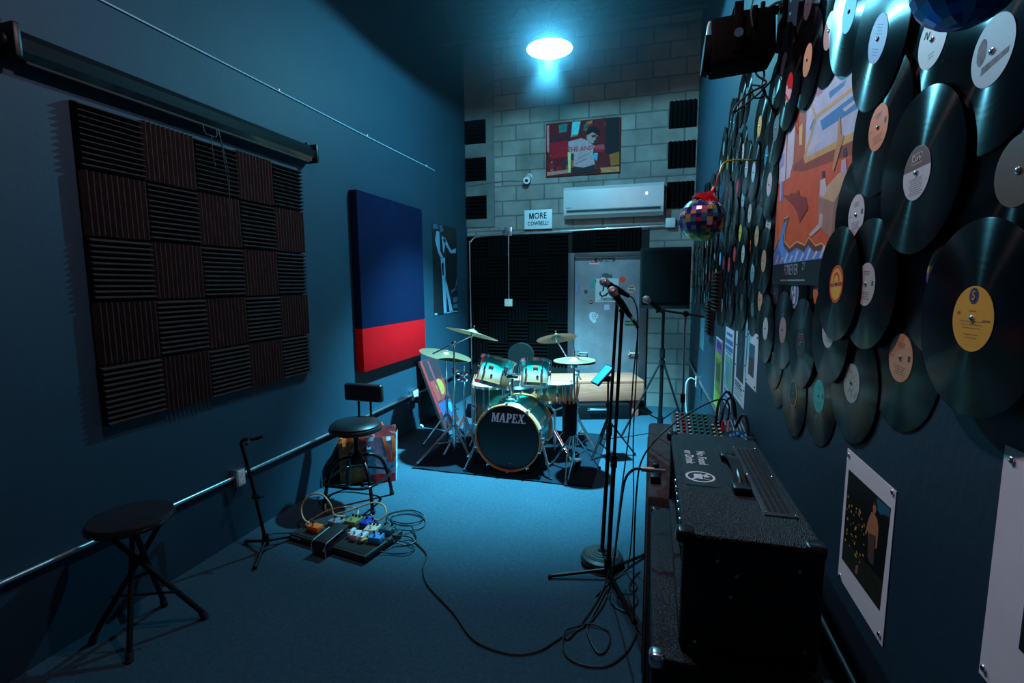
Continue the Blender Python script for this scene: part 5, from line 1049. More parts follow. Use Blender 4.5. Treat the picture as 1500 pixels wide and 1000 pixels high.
# ------------------------------------------------------------------ vinyl records on the right wall
WHI = (.58, .56, .56); CRE = (.66, .47, .28)
rec = [  # y, z, label colour, words, style
 (2.03, 2.65, (.06, .06, .07), 'with a dark grey label at top edge, left of the white one', ''),
 (1.74, 2.43, WHI, 'with a narrow white label high above the poster, right of the cream one', ''),
 (1.94, 2.43, CRE, 'with a cream label above the red one and the room poster', ''),
 (2.15, 2.42, (.62, .02, .02), 'with a plain red label above left edge of the room poster', ''),
 (1.36, 2.24, (.22, .07, .30), 'with a purple label right of the top of the room poster', 'lines'),
 (1.14, 2.14, WHI, 'with a big white label under the blue ball, scribbled on', 'scribble'),
 (.95, 2.04, (.46, .46, .50), 'with a large grey-white label near the top right corner', 'smudge'),
 (2.81, 2.47, (.75, .40, .02), 'with an amber yellow label just below the spotlight cables', ''),
 (2.35, 2.33, (.07, .075, .085), 'with a smoke grey label at left edge of the room poster', ''),
 (1.33, 2.04, (.78, .20, .015), 'with a bright orange label right of the room poster', 'print'),
 (1.13, 1.90, WHI, 'with a white label under a brown top, large, right of the orange one', 'brown'),
 (2.58, 2.27, (.10, .38, .52), 'with a pale blue label left of the room poster', ''),
 (3.29, 2.46, WHI, 'with a small white label, topmost of the white ones left of the amber', ''),
 (3.63, 2.47, (.5, .55, .58), 'with a thin pale label, high on the outer left of the wall', ''),
 (3.11, 2.33, (.45, .40, .44), 'with a pinkish grey label under the topmost small white one', ''),
 (2.87, 2.26, (.45, .58, .60), 'with a long pale mint label left of the pale blue one', ''),
 (2.44, 2.12, WHI, 'with a white label midway along the left edge of the poster', ''),
 (3.41, 2.29, (.55, .02, .04), 'with a crimson label above the balloon, toward the wall', ''),
 (3.20, 2.17, (.30, .40, .52), 'with a blue-white label just right of the balloon', ''),
 (2.94, 2.06, (.55, .42, .38), 'with a pinkish white label right of the balloon, mid height', ''),
 (2.47, 1.95, WHI, 'with a white label with dark print by the poster lower left', 'lines'),
 (1.43, 1.86, WHI, 'with a white label below the orange one, bottom cut by the next', 'print'),
 (.87, 1.85, (.10, .045, .015), 'with a brown-orange label at the right edge of the photo', ''),
 (1.57, 2.40, (.05, .20, .30), 'with a dim blue label at the top between white and purple', ''),
 (4.30, 2.61, (.4, .44, .46), 'with a sliver of pale label, outermost at upper left', ''),
 (3.90, 2.54, (.16, .16, .02), 'with an olive label near the outer upper left', ''),
 (3.19, 1.98, (.70, .46, .03), 'with a yellow label right of and below the balloon', ''),
 (2.70, 1.92, (.50, .30, .15), 'with a tan label left of the poster lower part', ''),
 (2.88, 1.87, (.62, .40, .02), 'with a yellow label marked with red, left of the tan ones', 'redmark'),
 (3.42, 1.87, (.60, .015, .02), 'with a red label below the yellow one near the balloon', ''),
 (3.04, 1.85, (.36, .50, .44), 'with a pale green label above the grey-labelled lowest one', ''),
 (3.61, 1.81, (.58, .012, .02), 'with a red label just above the wall foam tiles', ''),
 (2.78, 1.74, (.45, .42, .46), 'with a white and grey label above the concert poster', 'lines'),
 (2.49, 1.79, (.48, .27, .14), 'with a tan label at the lower left corner of the poster', ''),
 (3.27, 1.72, (.09, .12, .15), 'with a slate label above the flyers, lowest on its column', ''),
 (4.11, 1.87, (.06, .32, .50), 'with a sky blue label under the balloon', ''),
 (3.85, 1.83, (.22, .012, .03), 'with a dark red label between sky blue and red ones', ''),
 (4.81, 1.74, (.45, .01, .02), 'with a small red label far down the wall under the balloon', ''),
 (4.31, 1.75, (.45, .34, .02), 'with a small yellow label beside the wall foam tile', ''),
 (4.47, 1.89, (.16, .18, .2), 'with a grey label under the balloon', ''),
 (2.28, 1.65, (.035, .012, .04), 'with a dark plum label at the lower left corner of the poster', 'u'),
 (2.54, 1.61, (.60, .30, .17), 'with a peach label below and left of the plum one', ''),
 (2.38, 1.49, WHI, 'with a narrow white label below the plum one', ''),
 (1.98, 1.65, (.42, .45, .60), 'with a white and blue label under the poster lettering', 'under blue'),
 (1.73, 1.67, (.78, .10, .015), 'with an orange-red label cut by the poster bottom edge', 'under'),
 (1.50, 1.69, (.75, .42, .03), 'with a yellow label crossed by a red band, by the poster corner', 'redband'),
 (2.10, 1.51, (.45, .45, .44), 'with a half-hidden pale label below the blue and white one', ''),
 (1.57, 1.56, (.50, .48, .46), 'with a grey-white label squeezed below the yellow and red one', 'print'),
 (1.84, 1.49, (.01, .01, .012), 'with a black label with red lines below the orange-red one', 'redlines'),
 (2.17, 1.34, (.36, .48, .36), 'with a pale green and cream label, lowest at left end', 'lines'),
 (1.92, 1.30, (.01, .01, .01), 'with a black label ringed in rainbow, in bottom row', 'rainbow'),
 (1.66, 1.35, (.03, .42, .36), 'with a teal label in the bottom row', 'print'),
 (1.41, 1.44, (.34, .42, .36), 'with a pale floral label right of the teal one', 'floral'),
 (1.33, 1.69, (.48, .42, .38), 'with a beige label and dark print, right of the yellow and red one', 'print'),
 (1.18, 1.54, (.60, .29, .13), 'with a large peach label in the bottom row', 'print'),
 (1.05, 1.71, (.012, .012, .016), 'with a black label edged in red arc, half hidden by yellow one', 'redarc'),
 (.91, 1.64, (.78, .38, .015), 'with the biggest yellow label, at the lower right', 'yellow'),
]
for y, z in ((1.85, 2.68), (1.58, 2.64), (1.38, 2.47), (1.20, 2.36), (1.0, 2.24), (.73, 1.62), (.72, 1.86), (.76, 2.08), (1.02, 1.95), (1.28, 1.86), (2.29, 2.55), (2.5, 2.50), (2.66, 2.08), (2.24, 1.40)):
    rec.append((y, z, (.02, .02, .024), None, ''))
rnd = random.Random(11); near = len(rec)
yy = 2.75
while yy < 6.6:
    top = 2.80 - .14 * max(0, yy - 3.6) * .8; zz = 1.56
    while zz < top:
        y = yy + rnd.uniform(-.07, .07); z = zz + rnd.uniform(-.06, .06)
        if all((y - r[0]) ** 2 + (z - r[1]) ** 2 > .145 ** 2 for r in rec) and not (y < 3.0 and z > 2.5):
            c = rnd.choice([(.03, .03, .035), (.05, .06, .07), (.16, .18, .2), (.02, .05, .08), (.12, .02, .02), (.02, .10, .12), (.05, .04, .02), (.2, .2, .2)])
            rec.append((y, z, c, 0, ''))
        zz += .235
    yy += .225
def prio(r):
    if 'under' in r[4] or r[4] == 'u': return -1
    if r[3] is None: return 0
    if r[3] == 0: return 3
    return 1 if any(w in r[3] for w in ('half', 'hidden', 'squeezed', 'cut by', 'right edge', 'dim blue')) else 2
rec.sort(key=prio)
RAD = .1508; LH = .0036
placed = []
PY0, PY1, PZ0, PZ1 = 1.44, 2.315, 1.685, 2.46
dm = MB(VINYL); dm.lathe([(.0035, -.0009), (RAD - .003, -.0009), (RAD, -.0002), (RAD, .0002), (RAD - .003, .0009), (.056, .0009), (.052, .0006), (.0035, .0006)], 72)
d0 = dm.build('vinyl_record'); disc_me = d0.data; bpy.data.objects.remove(d0)
sm_ = MB(CHROME); sm_.lathe([(.0055, .0016), (.0052, .0030), (.0032, .0044), (.001, .0048)], 14); sm_.use(INK).box((0, 0, .0048), (.005, .001, .0006)); s0 = sm_.build('screw'); screw_me = s0.data; bpy.data.objects.remove(s0)
lab_me = {}
def label_mesh(c, style):
    k = (c, style)
    if k in lab_me: return lab_me[k]
    m = mat('record_label_%.3f_%.3f_%.3f' % c, c, .5, var=.05, vscale=40); b = MB(m); b.lathe([(.0036, .0008), (.05, .0008), (.05, .0014), (.0036, .0014)], 48)
    F = frame((0, 0, 0), (1, 0, 0), (0, 1, 0), (0, 0, 1)); Z = .0016; dk = mat('label_print_dark', (.05, .035, .03), .6)
    def bars(n, z0, st, w, h=.0012, cx=0):
        for q in range(n): b.poly(rect(w * (1 - .12 * (q % 3)), h, cx, z0 - q * st), F, Z)
    if style == 'print': b.use(dk); bars(3, .030, .004, .034); bars(4, -.018, .005, .05, .0012); b.poly(rect(.010, .012, .036, .004), F, Z); b.poly(rect(.012, .0016, -.035, .0), F, Z)
    if style == 'lines': b.use(dk); bars(4, .028, .006, .04); bars(3, -.02, .006, .04)
    if style == 'scribble': b.use(dk); b.tube([(-.03, .012, Z), (-.022, .022, Z), (-.018, .008, Z), (-.01, .018, Z)], .0007, 5); b.tube([(.004, .04, Z), (.012, .03, Z), (.018, .036, Z)], .0007, 5); bars(2, -.025, .006, .02)
    if style == 'smudge': b.use(mat('label_smudge', (.16, .16, .19), .7, var=.5, vscale=60)); b.poly(disc(.012, -.026, .005, 12, .02), F, Z); b.poly([(-.02, -.03), (.04, -.012), (.04, -.004), (-.02, -.018)], F, Z)
    if style == 'brown':
        b.use(mat('label_brown', (.16, .035, .02), .5)); a0 = .16
        b.poly([(.0495 * math.cos(a0 + (PI - 2 * a0) * q / 20), .0495 * math.sin(a0 + (PI - 2 * a0) * q / 20)) for q in range(21)], F, Z); b.use(mat('label_print_cream', (.6, .5, .42), .6))
        for (w, h, cx, cy) in ((.036, .0012, 0, .036), (.036, .0012, 0, .018), (.0012, .019, -.018, .027), (.0012, .019, .018, .027)): b.poly(rect(w, h, cx, cy), F, Z + .0002)
        b.text('Curb', .015, F, (0, .027), Z + .0002, bold=.0004); b.use(dk); bars(1, .001, .004, .02, .0014); bars(8, -.010, .0042, .05, .0009)
    if style == 'redmark': b.use(SR); b.poly([(-.03, .03), (.03, .02), (.02, -.01), (-.02, .0)], F, Z)
    if 'blue' in style: b.use(mat('label_blue', (.04, .10, .34), .5)); b.poly(disc(.040, 0, 0, 30), F, Z); b.use(mat('label_white', WHI, .5)); b.poly([(-.01, .035), (.012, .03), (.02, -.03), (-.018, -.035), (-.006, 0)], F, Z + .0002); b.poly(disc(.01, -.022, .006, 12), F, Z + .0002)
    if style == 'redband':
        b.use(SR); vs = [(.0495 * math.cos(2 * PI * q / 36), .0495 * math.sin(2 * PI * q / 36), Z) for q in range(36)] + [(.042 * math.cos(2 * PI * q / 36), .042 * math.sin(2 * PI * q / 36), Z) for q in range(36)]
        b.add(vs, [(q, (q + 1) % 36, 36 + (q + 1) % 36, 36 + q) for q in range(36)]); b.poly(rect(.09, .010, 0, -.001), F, Z); b.poly([(.026 * math.cos(PI * q / 12), .006 + .026 * math.sin(PI * q / 12)) for q in range(13)], F, Z); b.use(m); b.poly([(.018 * math.cos(PI * q / 12), .006 + .018 * math.sin(PI * q / 12)) for q in range(13)], F, Z + .0002)
    if style == 'redlines': b.use(SR); b.poly(rect(.05, .002, 0, .022), F, Z); b.poly(rect(.05, .002, 0, .014), F, Z); b.use(mat('label_white', WHI, .5)); b.poly(rect(.05, .001, 0, .031), F, Z)
    if style in ('rainbow', 'redarc'):
        cs = [(.6, .03, .03), (.6, .3, .02), (.5, .5, .05), (.1, .4, .1), (.05, .2, .45), (.25, .05, .35)] if style == 'rainbow' else [(.35, .02, .2), (.62, .02, .03), (.62, .02, .03), (.62, .02, .03), (.6, .3, .03), (.2, .03, .4)]
        for q in range(36):
            a0, a1 = 2 * PI * q / 36, 2 * PI * (q + 1) / 36; c2 = cs[int(((q + 12) % 36) / 6)]
            b.use(mat('label_ring_%.2f_%.2f_%.2f' % c2, c2, .5)); b.add([(.049 * math.cos(a0), .049 * math.sin(a0), Z), (.049 * math.cos(a1), .049 * math.sin(a1), Z), (.043 * math.cos(a1), .043 * math.sin(a1), Z), (.043 * math.cos(a0), .043 * math.sin(a0), Z)], [(0, 1, 2, 3)])
        if style == 'redarc': b.use(mat('label_teal_dot', (.06, .22, .24), .5)); b.poly(disc(.009, .012, .028, 16), F, Z)
        b.use(mat('label_print_grey', (.2, .2, .2), .5)); bars(2, -.02, .005, .03)
    if style == 'floral':
        r2 = random.Random(4)
        for q in range(34):
            c2 = r2.choice([(.45, .30, .28), (.20, .36, .22), (.55, .5, .38), (.16, .30, .34), (.5, .42, .2)]); a = r2.uniform(0, 6.28); rr = r2.uniform(.01, .042); b.use(mat('label_flower_%.2f_%.2f' % c2[:2], c2, .6)); b.poly(disc(r2.uniform(.003, .0065), rr * math.cos(a), rr * math.sin(a), 8), F, Z + q * .00001)
    if style == 'yellow':
        b.use(mat('label_navy', (.03, .025, .12), .5)); b.poly(disc(.0115, 0, .035, 24, .0125), F, Z); b.use(m).text('S', .020, F, (0, .035), Z + .0002); b.use(mat('label_print_brown', (.25, .10, .01), .6)); bars(1, .012, .005, .018, .0016); bars(3, -.004, .005, .06, .001); bars(2, -.024, .005, .035, .001); b.poly(rect(.018, .003, .034, -.002), F, Z); b.poly(rect(.008, .005, -.034, .008), F, Z)
    o = b.build('record_label'); me = o.data; bpy.data.objects.remove(o); lab_me[k] = me; return me
GROUP_FAR = 'small records in the far dense rows'
for i, (y, z, c, words, style) in enumerate(rec):
    on_poster = (max(PY0 - y, 0, y - PY1) ** 2 + max(PZ0 - z, 0, z - PZ1) ** 2) < RAD ** 2
    under = 'under' in style or style == 'u'
    used = {p[2] for p in placed if (p[0] - y) ** 2 + (p[1] - z) ** 2 < (2 * RAD) ** 2}
    lv = 0
    if on_poster and not under: lv = 4
    if style in ('yellow', 'redband'): lv = 7
    if words is None: lv = 0 if not on_poster else 4
    while lv in used: lv += 1
    placed.append((y, z, lv))
    o = bpy.data.objects.new('vinyl_record', disc_me); col.objects.link(o)
    a = random.uniform(-.6, .6) if style in ('', 'print', 'lines') else random.uniform(-.12, .12)
    if style in ('brown', 'yellow', 'redband', 'print'): a = random.uniform(-.08, .08)
    o.matrix_world = FR(XR - .0025 - LH * lv, y, z) @ Matrix.Rotation(a, 4, 'Z')
    if words: tag(o, 'vinyl record ' + words, 'record', 'vinyl records on the right wall')
    elif words is None: tag(o, 'black vinyl record overlapped by its neighbours, label dark or covered', 'record', 'overlapped dark records on the right wall')
    else: tag(o, 'small far vinyl record in the dense dim rows toward the back corner', 'record', GROUP_FAR)
    for nm, me in (('record_label', label_mesh(c, style)), ('screw', screw_me)):
        q = bpy.data.objects.new(nm, me); col.objects.link(q); q.parent = o

# ------------------------------------------------------------------ balloons and the wall spotlight
def ball(name, label, c, r, pal, bottom=None, cap=None, seed=1, nu=26, nv=18):
    rn = random.Random(seed); s = thing(name, label, 'balloon', c); b = MB(); b.mats = []
    vs = []; 
    for i in range(nv + 1):
        a = PI * i / nv
        for k in range(nu): vs.append((r * math.sin(a) * math.cos(2 * PI * k / nu), r * math.sin(a) * math.sin(2 * PI * k / nu), -r * math.cos(a)))
    base = 0
    for i in range(nv):
        for k in range(nu):
            f = (i * nu + k, i * nu + (k + 1) % nu, (i + 1) * nu + (k + 1) % nu, (i + 1) * nu + k)
            z = (i + .5) / nv; ang = 2 * PI * (k + .5) / nu
            c2 = pal(z, ang, rn); b.use(mat('foil_%.2f_%.2f_%.2f' % c2, c2, .22, .55))
            b.add([vs[q] for q in f], [(0, 1, 2, 3)], True)
    part(b, 'foil_skin', s); return s
def pal1(z, a, rn):
    if z < .22: return rn.choice([(.42, .34, .03), (.55, .45, .05), (.30, .26, .04)])
    if z < .36: return rn.choice([(.05, .28, .26), (.45, .38, .05), (.03, .18, .2), (.08, .33, .3)])
    if z > .86: return (.62, .015, .02)
    f = (a % (2 * PI))
    if 3.2 < f < 4.3: return rn.choice([(.03, .06, .35), (.12, .03, .35), (.2, .45, .5), (.03, .28, .34), (.5, .45, .08), (.02, .03, .12)])
    return rn.choice([(.55, .05, .12), (.62, .2, .3), (.65, .5, .5), (.07, .04, .3), (.02, .03, .10), (.03, .25, .3), (.5, .4, .06), (.4, .03, .09)])
s = ball('foil_balloon', 'round multicoloured mirror-tile balloon with a red top by the records', (.225, 2.60, 2.0), .107, pal1)
b = MB(mat('foil_red', (.65, .012, .02), .25, .5)); X = aim((.02, .0, .085), (.5, 0, 1)); b.lathe([(.075, -.012), (.06, .015), (.03, .032), (.010, .050), (.008, .07), (.001, .07)], 20, X); part(b, 'neck', s, 'shiny red neck')
b = MB(mat('red_ribbon', (.5, .02, .03), .4)); b.tube([(.055, 0, .15), (.062, 0, .19), (.07, 0, .215)], .004); b.use(mat('yellow_ribbon', (.6, .38, .02), .4)).tube([(.07, 0, .212), (.078, .01, .24), (.10, .03, .27), (.17, .08, .285), (.262, .12, .285)], .0042); part(b, 'ribbon', s)
b = MB(mat('foil_star', (.75, .7, .72), .3, .3))
for (ux, uy, uz), rr in (((-.82, -.52, .25), .028), ((.25, -.78, .58), .028)):
    d = Vector((ux, uy, uz)).normalized(); X = aim(d * .1085, d)
    pts = [((rr if q % 2 == 0 else rr * .22) * math.cos(PI * q / 8), (rr if q % 2 == 0 else rr * .22) * math.sin(PI * q / 8)) for q in range(16)]
    b.poly(pts, X, 0)
part(b, 'starburst', s)
def pal2(z, a, rn): return rn.choice([(.02, .22, .80), (.02, .32, .92), (.03, .45, .95), (.01, .12, .50), (.20, .75, .98)])
s = ball('foil_balloon', 'glossy blue mirror-tile balloon at top edge of the photo', (.35, .75, 2.055), .056, pal2, seed=5, nu=18, nv=12)
part(MB(CABLE).tube([(0, 0, .056), (.02, .0, .2), (.147, .02, .5)], .002, n=6), 'string', s)

s = thing('spotlight', 'black stage spotlight bracketed high on right wall above records', 'spotlight', (.33, 2.40, 2.70))
DJ = mat('black_crackle_housing', (.002, .002, .0022), .7, spec=.03)
b = MB(DJ); b.box((.0, 0, -.005), (.25, .18, .19), .02, rot=Matrix.Rotation(-.06, 3, 'Y')); part(b, 'housing', s)
b = MB(DJ); b.cyl((-.12, 0, -.03), (-.145, 0, -.028), .085, .08, n=28); part(b, 'front_rim', s)
b = MB(mat('pale_lens_bezel', (.3, .42, .48), .3)); b.box((-.128, -.03, .055), (.016, .05, .06), .004, rot=Matrix.Rotation(.1, 3, 'Y')); part(b, 'bezel', s)
b = MB(DJ); b.box((-.02, -.095, .03), (.035, .008, .19), .003); b.box((-.02, .095, .03), (.035, .008, .19), .003); b.box((-.02, 0, .122), (.035, .20, .008), .003); part(b, 'yoke', s)
b = MB(DJ); b.box((.06, .0, .115), (.17, .028, .028), .004); b.box((.158, 0, .06), (.018, .09, .20), .004); b.box((.05, -.02, .085), (.022, .022, .10), .005); b.box((.08, -.02, .09), (.018, .022, .11), .005); part(b, 'wall_arm', s)
b = MB(CHROME); b.tube([(.03, -.1, .12), (.022, -.105, .07), (.032, -.1, .02)], .003, n=6); b.cyl((-.02, -.099, .0), (-.02, -.112, .0), .018); part(b, 'clamp_knob', s)
b = MB(CABLE)
b.tube([(.06, -.03, -.095), (.065, -.05, -.15), (.10, -.06, -.19), (.03, -.07, -.23), (-.01, -.06, -.27), (-.015, -.05, -.29), (.03, -.05, -.26), (.10, -.04, -.20), (.15, -.02, -.13), (.158, 0, -.04)], .0042)
b.tube([(.085, -.03, -.095), (.095, -.04, -.15), (.085, -.05, -.20), (.12, -.05, -.26), (.14, -.03, -.30)], .0042)
b.tube([(.05, -.04, -.185), (.09, -.05, -.20), (.10, -.05, -.235), (.06, -.05, -.24), (.05, -.04, -.2)], .0036)
b.tube([(.09, -.02, .11), (.13, -.05, .12), (.15, -.05, .10)], .006); b.use(BLACK).cyl((.14, -.03, -.285), (.146, -.03, -.32), .007); part(b, 'cord', s)

# ------------------------------------------------------------------ stools, guitar stand, bag
s = thing('stool', 'round black folding stool in the dark left foreground', 'stool', (-2.36, 1.63, 0))
b = MB(VINYLSEAT); b.lathe([(.001, .575), (.155, .575), (.172, .585), (.175, .60), (.168, .615), (.10, .625), (.001, .625)], 40); part(b, 'seat', s)
part(MB(mat('shiny_black_rim', (.012, .012, .012), .18, .4)).lathe([(.171, .578), (.179, .582), (.179, .592), (.171, .596), (.171, .578)], 40), 'rim', s)
for (tx, ty), (fx, fy) in (((-.09, -.08), (.20, .17)), ((.10, -.06), (-.10, .19)), ((-.10, .08), (.12, -.155)), ((.09, .09), (-.17, -.12))):
    b = MB(BLACKM); b.cyl((tx, ty, .575), (fx, fy, .02), .0125); b.use(RUBBER).cyl((fx - (fx - tx) * .04, fy - (fy - ty) * .04, .04), (fx, fy, .002), .017); part(b, 'leg', s)
b = MB(BLACKM); b.cyl((-.13, -.04, .2), (.16, .08, .2), .006); part(b, 'crossbar', s); part(MB(BLACKM).cyl((.02, .06, .3), (-.02, -.06, .3), .009), 'crossbar', s); part(MB(BLACKM).cyl((-.12, -.09, .56), (.11, .10, .56), .009), 'seat_rail', s); part(MB(BLACKM).cyl((.11, -.08, .552), (-.11, .09, .552), .009), 'seat_rail', s)

SX, SY = -2.17, 3.19; s = thing('stool', 'black padded stool with backrest and footring behind the pedalboard', 'stool', (SX, SY, 0))
b = MB(VINYLSEAT); b.lathe([(.001, .575), (.18, .575), (.197, .585), (.20, .60), (.194, .612), (.185, .615), (.19, .628), (.165, .648), (.09, .655), (.001, .655)], 48); part(b, 'seat', s)
b = MB(VINYLSEAT); b.box((-.055, .215, .825), (.345, .055, .145), .022, seg=4); part(b, 'backrest', s)
b = MB(BLACKM)
for x in (-.11, .0): b.tube([(x, .08, .565), (x, .18, .575), (x, .215, .62), (x, .22, .80)], .0095)
part(b, 'back_post', s)
b = MB(BLACKM); b.cyl((0, 0, .36), (0, 0, .575), .019); b.cyl((0, 0, .56), (0, 0, .575), .06); b.tube([(-.03, -.03, .565), (-.12, -.1, .55), (-.17, -.13, .525)], .006); part(b, 'column', s)
part(MB(BLACKM).lathe([(.05, .32), (.055, .37), (.03, .40), (.02, .42)], 24), 'hub', s)
FEET = ((.215, -.15), (-.19, -.17), (.18, .19), (-.235, .19))
for fx, fy in FEET:
    b = MB(BLACKM); b.tube([(fx * .15, fy * .15, .37), (fx * .45, fy * .45, .365), (fx * .72, fy * .72, .31), (fx * .88, fy * .88, .2), (fx, fy, .02)], .014, n=10); b.use(RUBBER).cyl((fx, fy, .03), (fx, fy, .001), .019); part(b, 'leg', s)
b = MB(mat('shiny_black_tube', (.01, .01, .011), .16, .3)); ring = []
for k in range(28):
    a = 2 * PI * k / 28; c, q = math.cos(a), math.sin(a); m = (abs(c) ** 4 + abs(q) ** 4) ** -.25; ring.append((.215 * c * m, .21 * q * m, .205))
b.tube(ring, .0105, n=10, closed=True, res=2); part(b, 'foot_ring', s)

s = thing('guitar_stand', 'empty black guitar stand leaning its hook beside the left wall', 'guitar stand', (-2.34, 2.40, 0))
b = MB(BLACKM); b.tube([(-.0, .01, .06), (-.02, -.03, .40), (-.045, -.07, .70), (-.042, -.08, .745), (-.01, -.085, .768), (.02, -.085, .772)], .0105); part(b, 'upright', s)
b = MB(mat('foam_sleeve', (.009, .009, .01), .8)); b.tube([(.02, -.085, .772), (.08, -.10, .785), (.155, -.11, .812)], .0095); b.tube([(.02, -.085, .772), (.06, -.13, .772), (.075, -.16, .77)], .0095); part(b, 'neck_yoke', s)
b = MB(BLACK); b.cyl((-.03, -.03, .38), (.0, -.03, .38), .017); wing(b, (.0, -.03, .38), (1, 0, 0)); b.cyl((0, .01, .04), (0, .01, .11), .020); part(b, 'collar', s)
for fx, fy in ((.09, -.18), (-.2, .05), (.06, .20)):
    b = MB(BLACKM); b.cyl((0, .01, .07), (fx, fy, .014), .0095); b.use(RUBBER).cyl((fx * .93, fy * .93, .022), (fx, fy, .014), .0135); part(b, 'leg', s)
cable('short blue-black cable looped between guitar stand and pedalboard', [(-2.22, 2.60, .05), (-2.28, 2.60, .035), (-2.36, 2.58, .03), (-2.42, 2.56, .03), (-2.44, 2.51, .03), (-2.40, 2.48, .03), (-2.33, 2.51, .035), (-2.25, 2.58, .04)], .006, mat('blue_black_cable', (.01, .06, .09), .4))

# shopping bag
s = thing('shopping_bag', 'red and blue shopping bag behind the padded stool', 'bag', (-2.355, 3.64, 0), (0, 0, .45))
BO = mat('bag_orange', (.80, .14, .03), .45, var=.35, vscale=14); BR = mat('bag_red', (.66, .02, .02), .4, var=.2, vscale=10); BBl = mat('bag_pale_blue', (.32, .44, .60), .4, var=.4, vscale=16); BP = mat('bag_pink', (.6, .25, .28), .5, var=.2, vscale=14)
rn = random.Random(21)
def sheet(b, o, u, v, nu, nv, amp, fm):
    o, u, v = Vector(o), Vector(u), Vector(v); nrm = u.cross(v).normalized(); vs = []
    for j in range(nv + 1):
        for i in range(nu + 1):
            e = 0 if i in (0, nu) or j == 0 else amp * rn.uniform(-1, 1)
            vs.append(o + u * (i / nu) + v * (j / nv) + nrm * (e + amp * .8 * math.sin(i * 1.1 + j * .7) * (0 if i in (0, nu) else 1)))
    for j in range(nv):
        for i in range(nu):
            b.use(fm(i / nu, j / nv)); q = j * (nu + 1) + i; b.add([vs[q], vs[q + 1], vs[q + nu + 2], vs[q + nu + 1]], [(0, 1, 2, 3)], False)
def fm(u, v): return BO if u < .36 else (BR if u < .48 else (BBl if v > .14 else BR))
b = MB(); b.mats = []
sheet(b, (-.23, -.11, .003), (.46, 0, 0), (0, -.015, .40), 14, 12, .008, fm); part(b, 'front_panel', s)
b = MB(); b.mats = []
sheet(b, (.23, -.11, .003), (0, .22, 0), (.015, 0, .40), 6, 12, .004, lambda u, v: BBl); part(b, 'side_panel', s)
b = MB(); b.mats = []
sheet(b, (-.23, .11, .003), (0, -.22, 0), (-.0, 0, .38), 6, 12, .008, lambda u, v: BO); part(b, 'side_panel', s)
b = MB(); b.mats = []
sheet(b, (.23, .11, .003), (-.46, 0, 0), (0, .02, .43), 12, 12, .008, lambda u, v: BP); part(b, 'back_panel', s)
b = MB(BO); b.box((0, 0, .004), (.455, .215, .004)); part(b, 'bottom', s)
def strap(pts, w=.028):
    b = MB(mat('bag_orange_strap', (.75, .10, .02), .45)); vs = []; P = [Vector(p) for p in pts]
    for i, p in enumerate(P):
        vs += [p - Vector((w / 2, .0, 0)), p + Vector((w / 2, .004, 0))]
    b.add(vs, [(2 * i, 2 * i + 1, 2 * i + 3, 2 * i + 2) for i in range(len(P) - 1)], True); b.add([v + Vector((0, -.002, 0)) for v in vs], [(2 * i, 2 * i + 1, 2 * i + 3, 2 * i + 2) for i in range(len(P) - 1)], True); return b
part(strap([(.14, -.128, .395), (.145, -.15, .41), (.16, -.165, .35), (.18, -.16, .25), (.195, -.155, .185), (.215, -.155, .19), (.225, -.15, .27), (.225, -.14, .36), (.215, -.128, .41)]), 'handle', s); part(strap([(-.12, .13, .42), (-.1, .135, .46), (-.0, .14, .485), (.1, .135, .46), (.12, .13, .42)], .02), 'handle', s)

# ------------------------------------------------------------------ pedalboard and pedals
PBM = mat('pedalboard_black', (.010, .010, .011), .6); PA = -.175; PC = (-1.93, 2.675)
s = thing('pedalboard', 'flat black pedalboard on the carpet in front of padded stool', 'pedalboard', (*PC, 0), (0, 0, PA))
b = MB(PBM); b.box((0, 0, .030), (.66, .36, .044), .008)
part(b, 'board', s); b = MB(mat('pedalboard_velcro', (.014, .013, .014), .95, bump=.5, bscale=500)); b.box((0, 0, .0535), (.62, .33, .003), .001); part(b, 'hook_tape', s)
for sx in (-1, 1):
    for sy in (-1, 1): part(MB(RUBBER).cyl((sx * .28, sy * .14, 0), (sx * .28, sy * .14, .01), .014), 'foot', s)
b = MB(mat('grey_letter_ink', (.30, .33, .36), .5)); b.text('PEDALTRAIN', .018, frame((-.27, -.1812, .03), (1, 0, 0), (0, 0, 1), (0, -1, 0)), (0, 0), 0, bold=.0006) if 0 else b.box((-.27, -.181, .034), (.085, .001, .012)); part(b, 'name_strip', s)
R2 = Matrix.Rotation(PA, 3, 'Z')
def onb(x, y): v = R2 @ Vector((x - 0, y - 0, 0)); return v
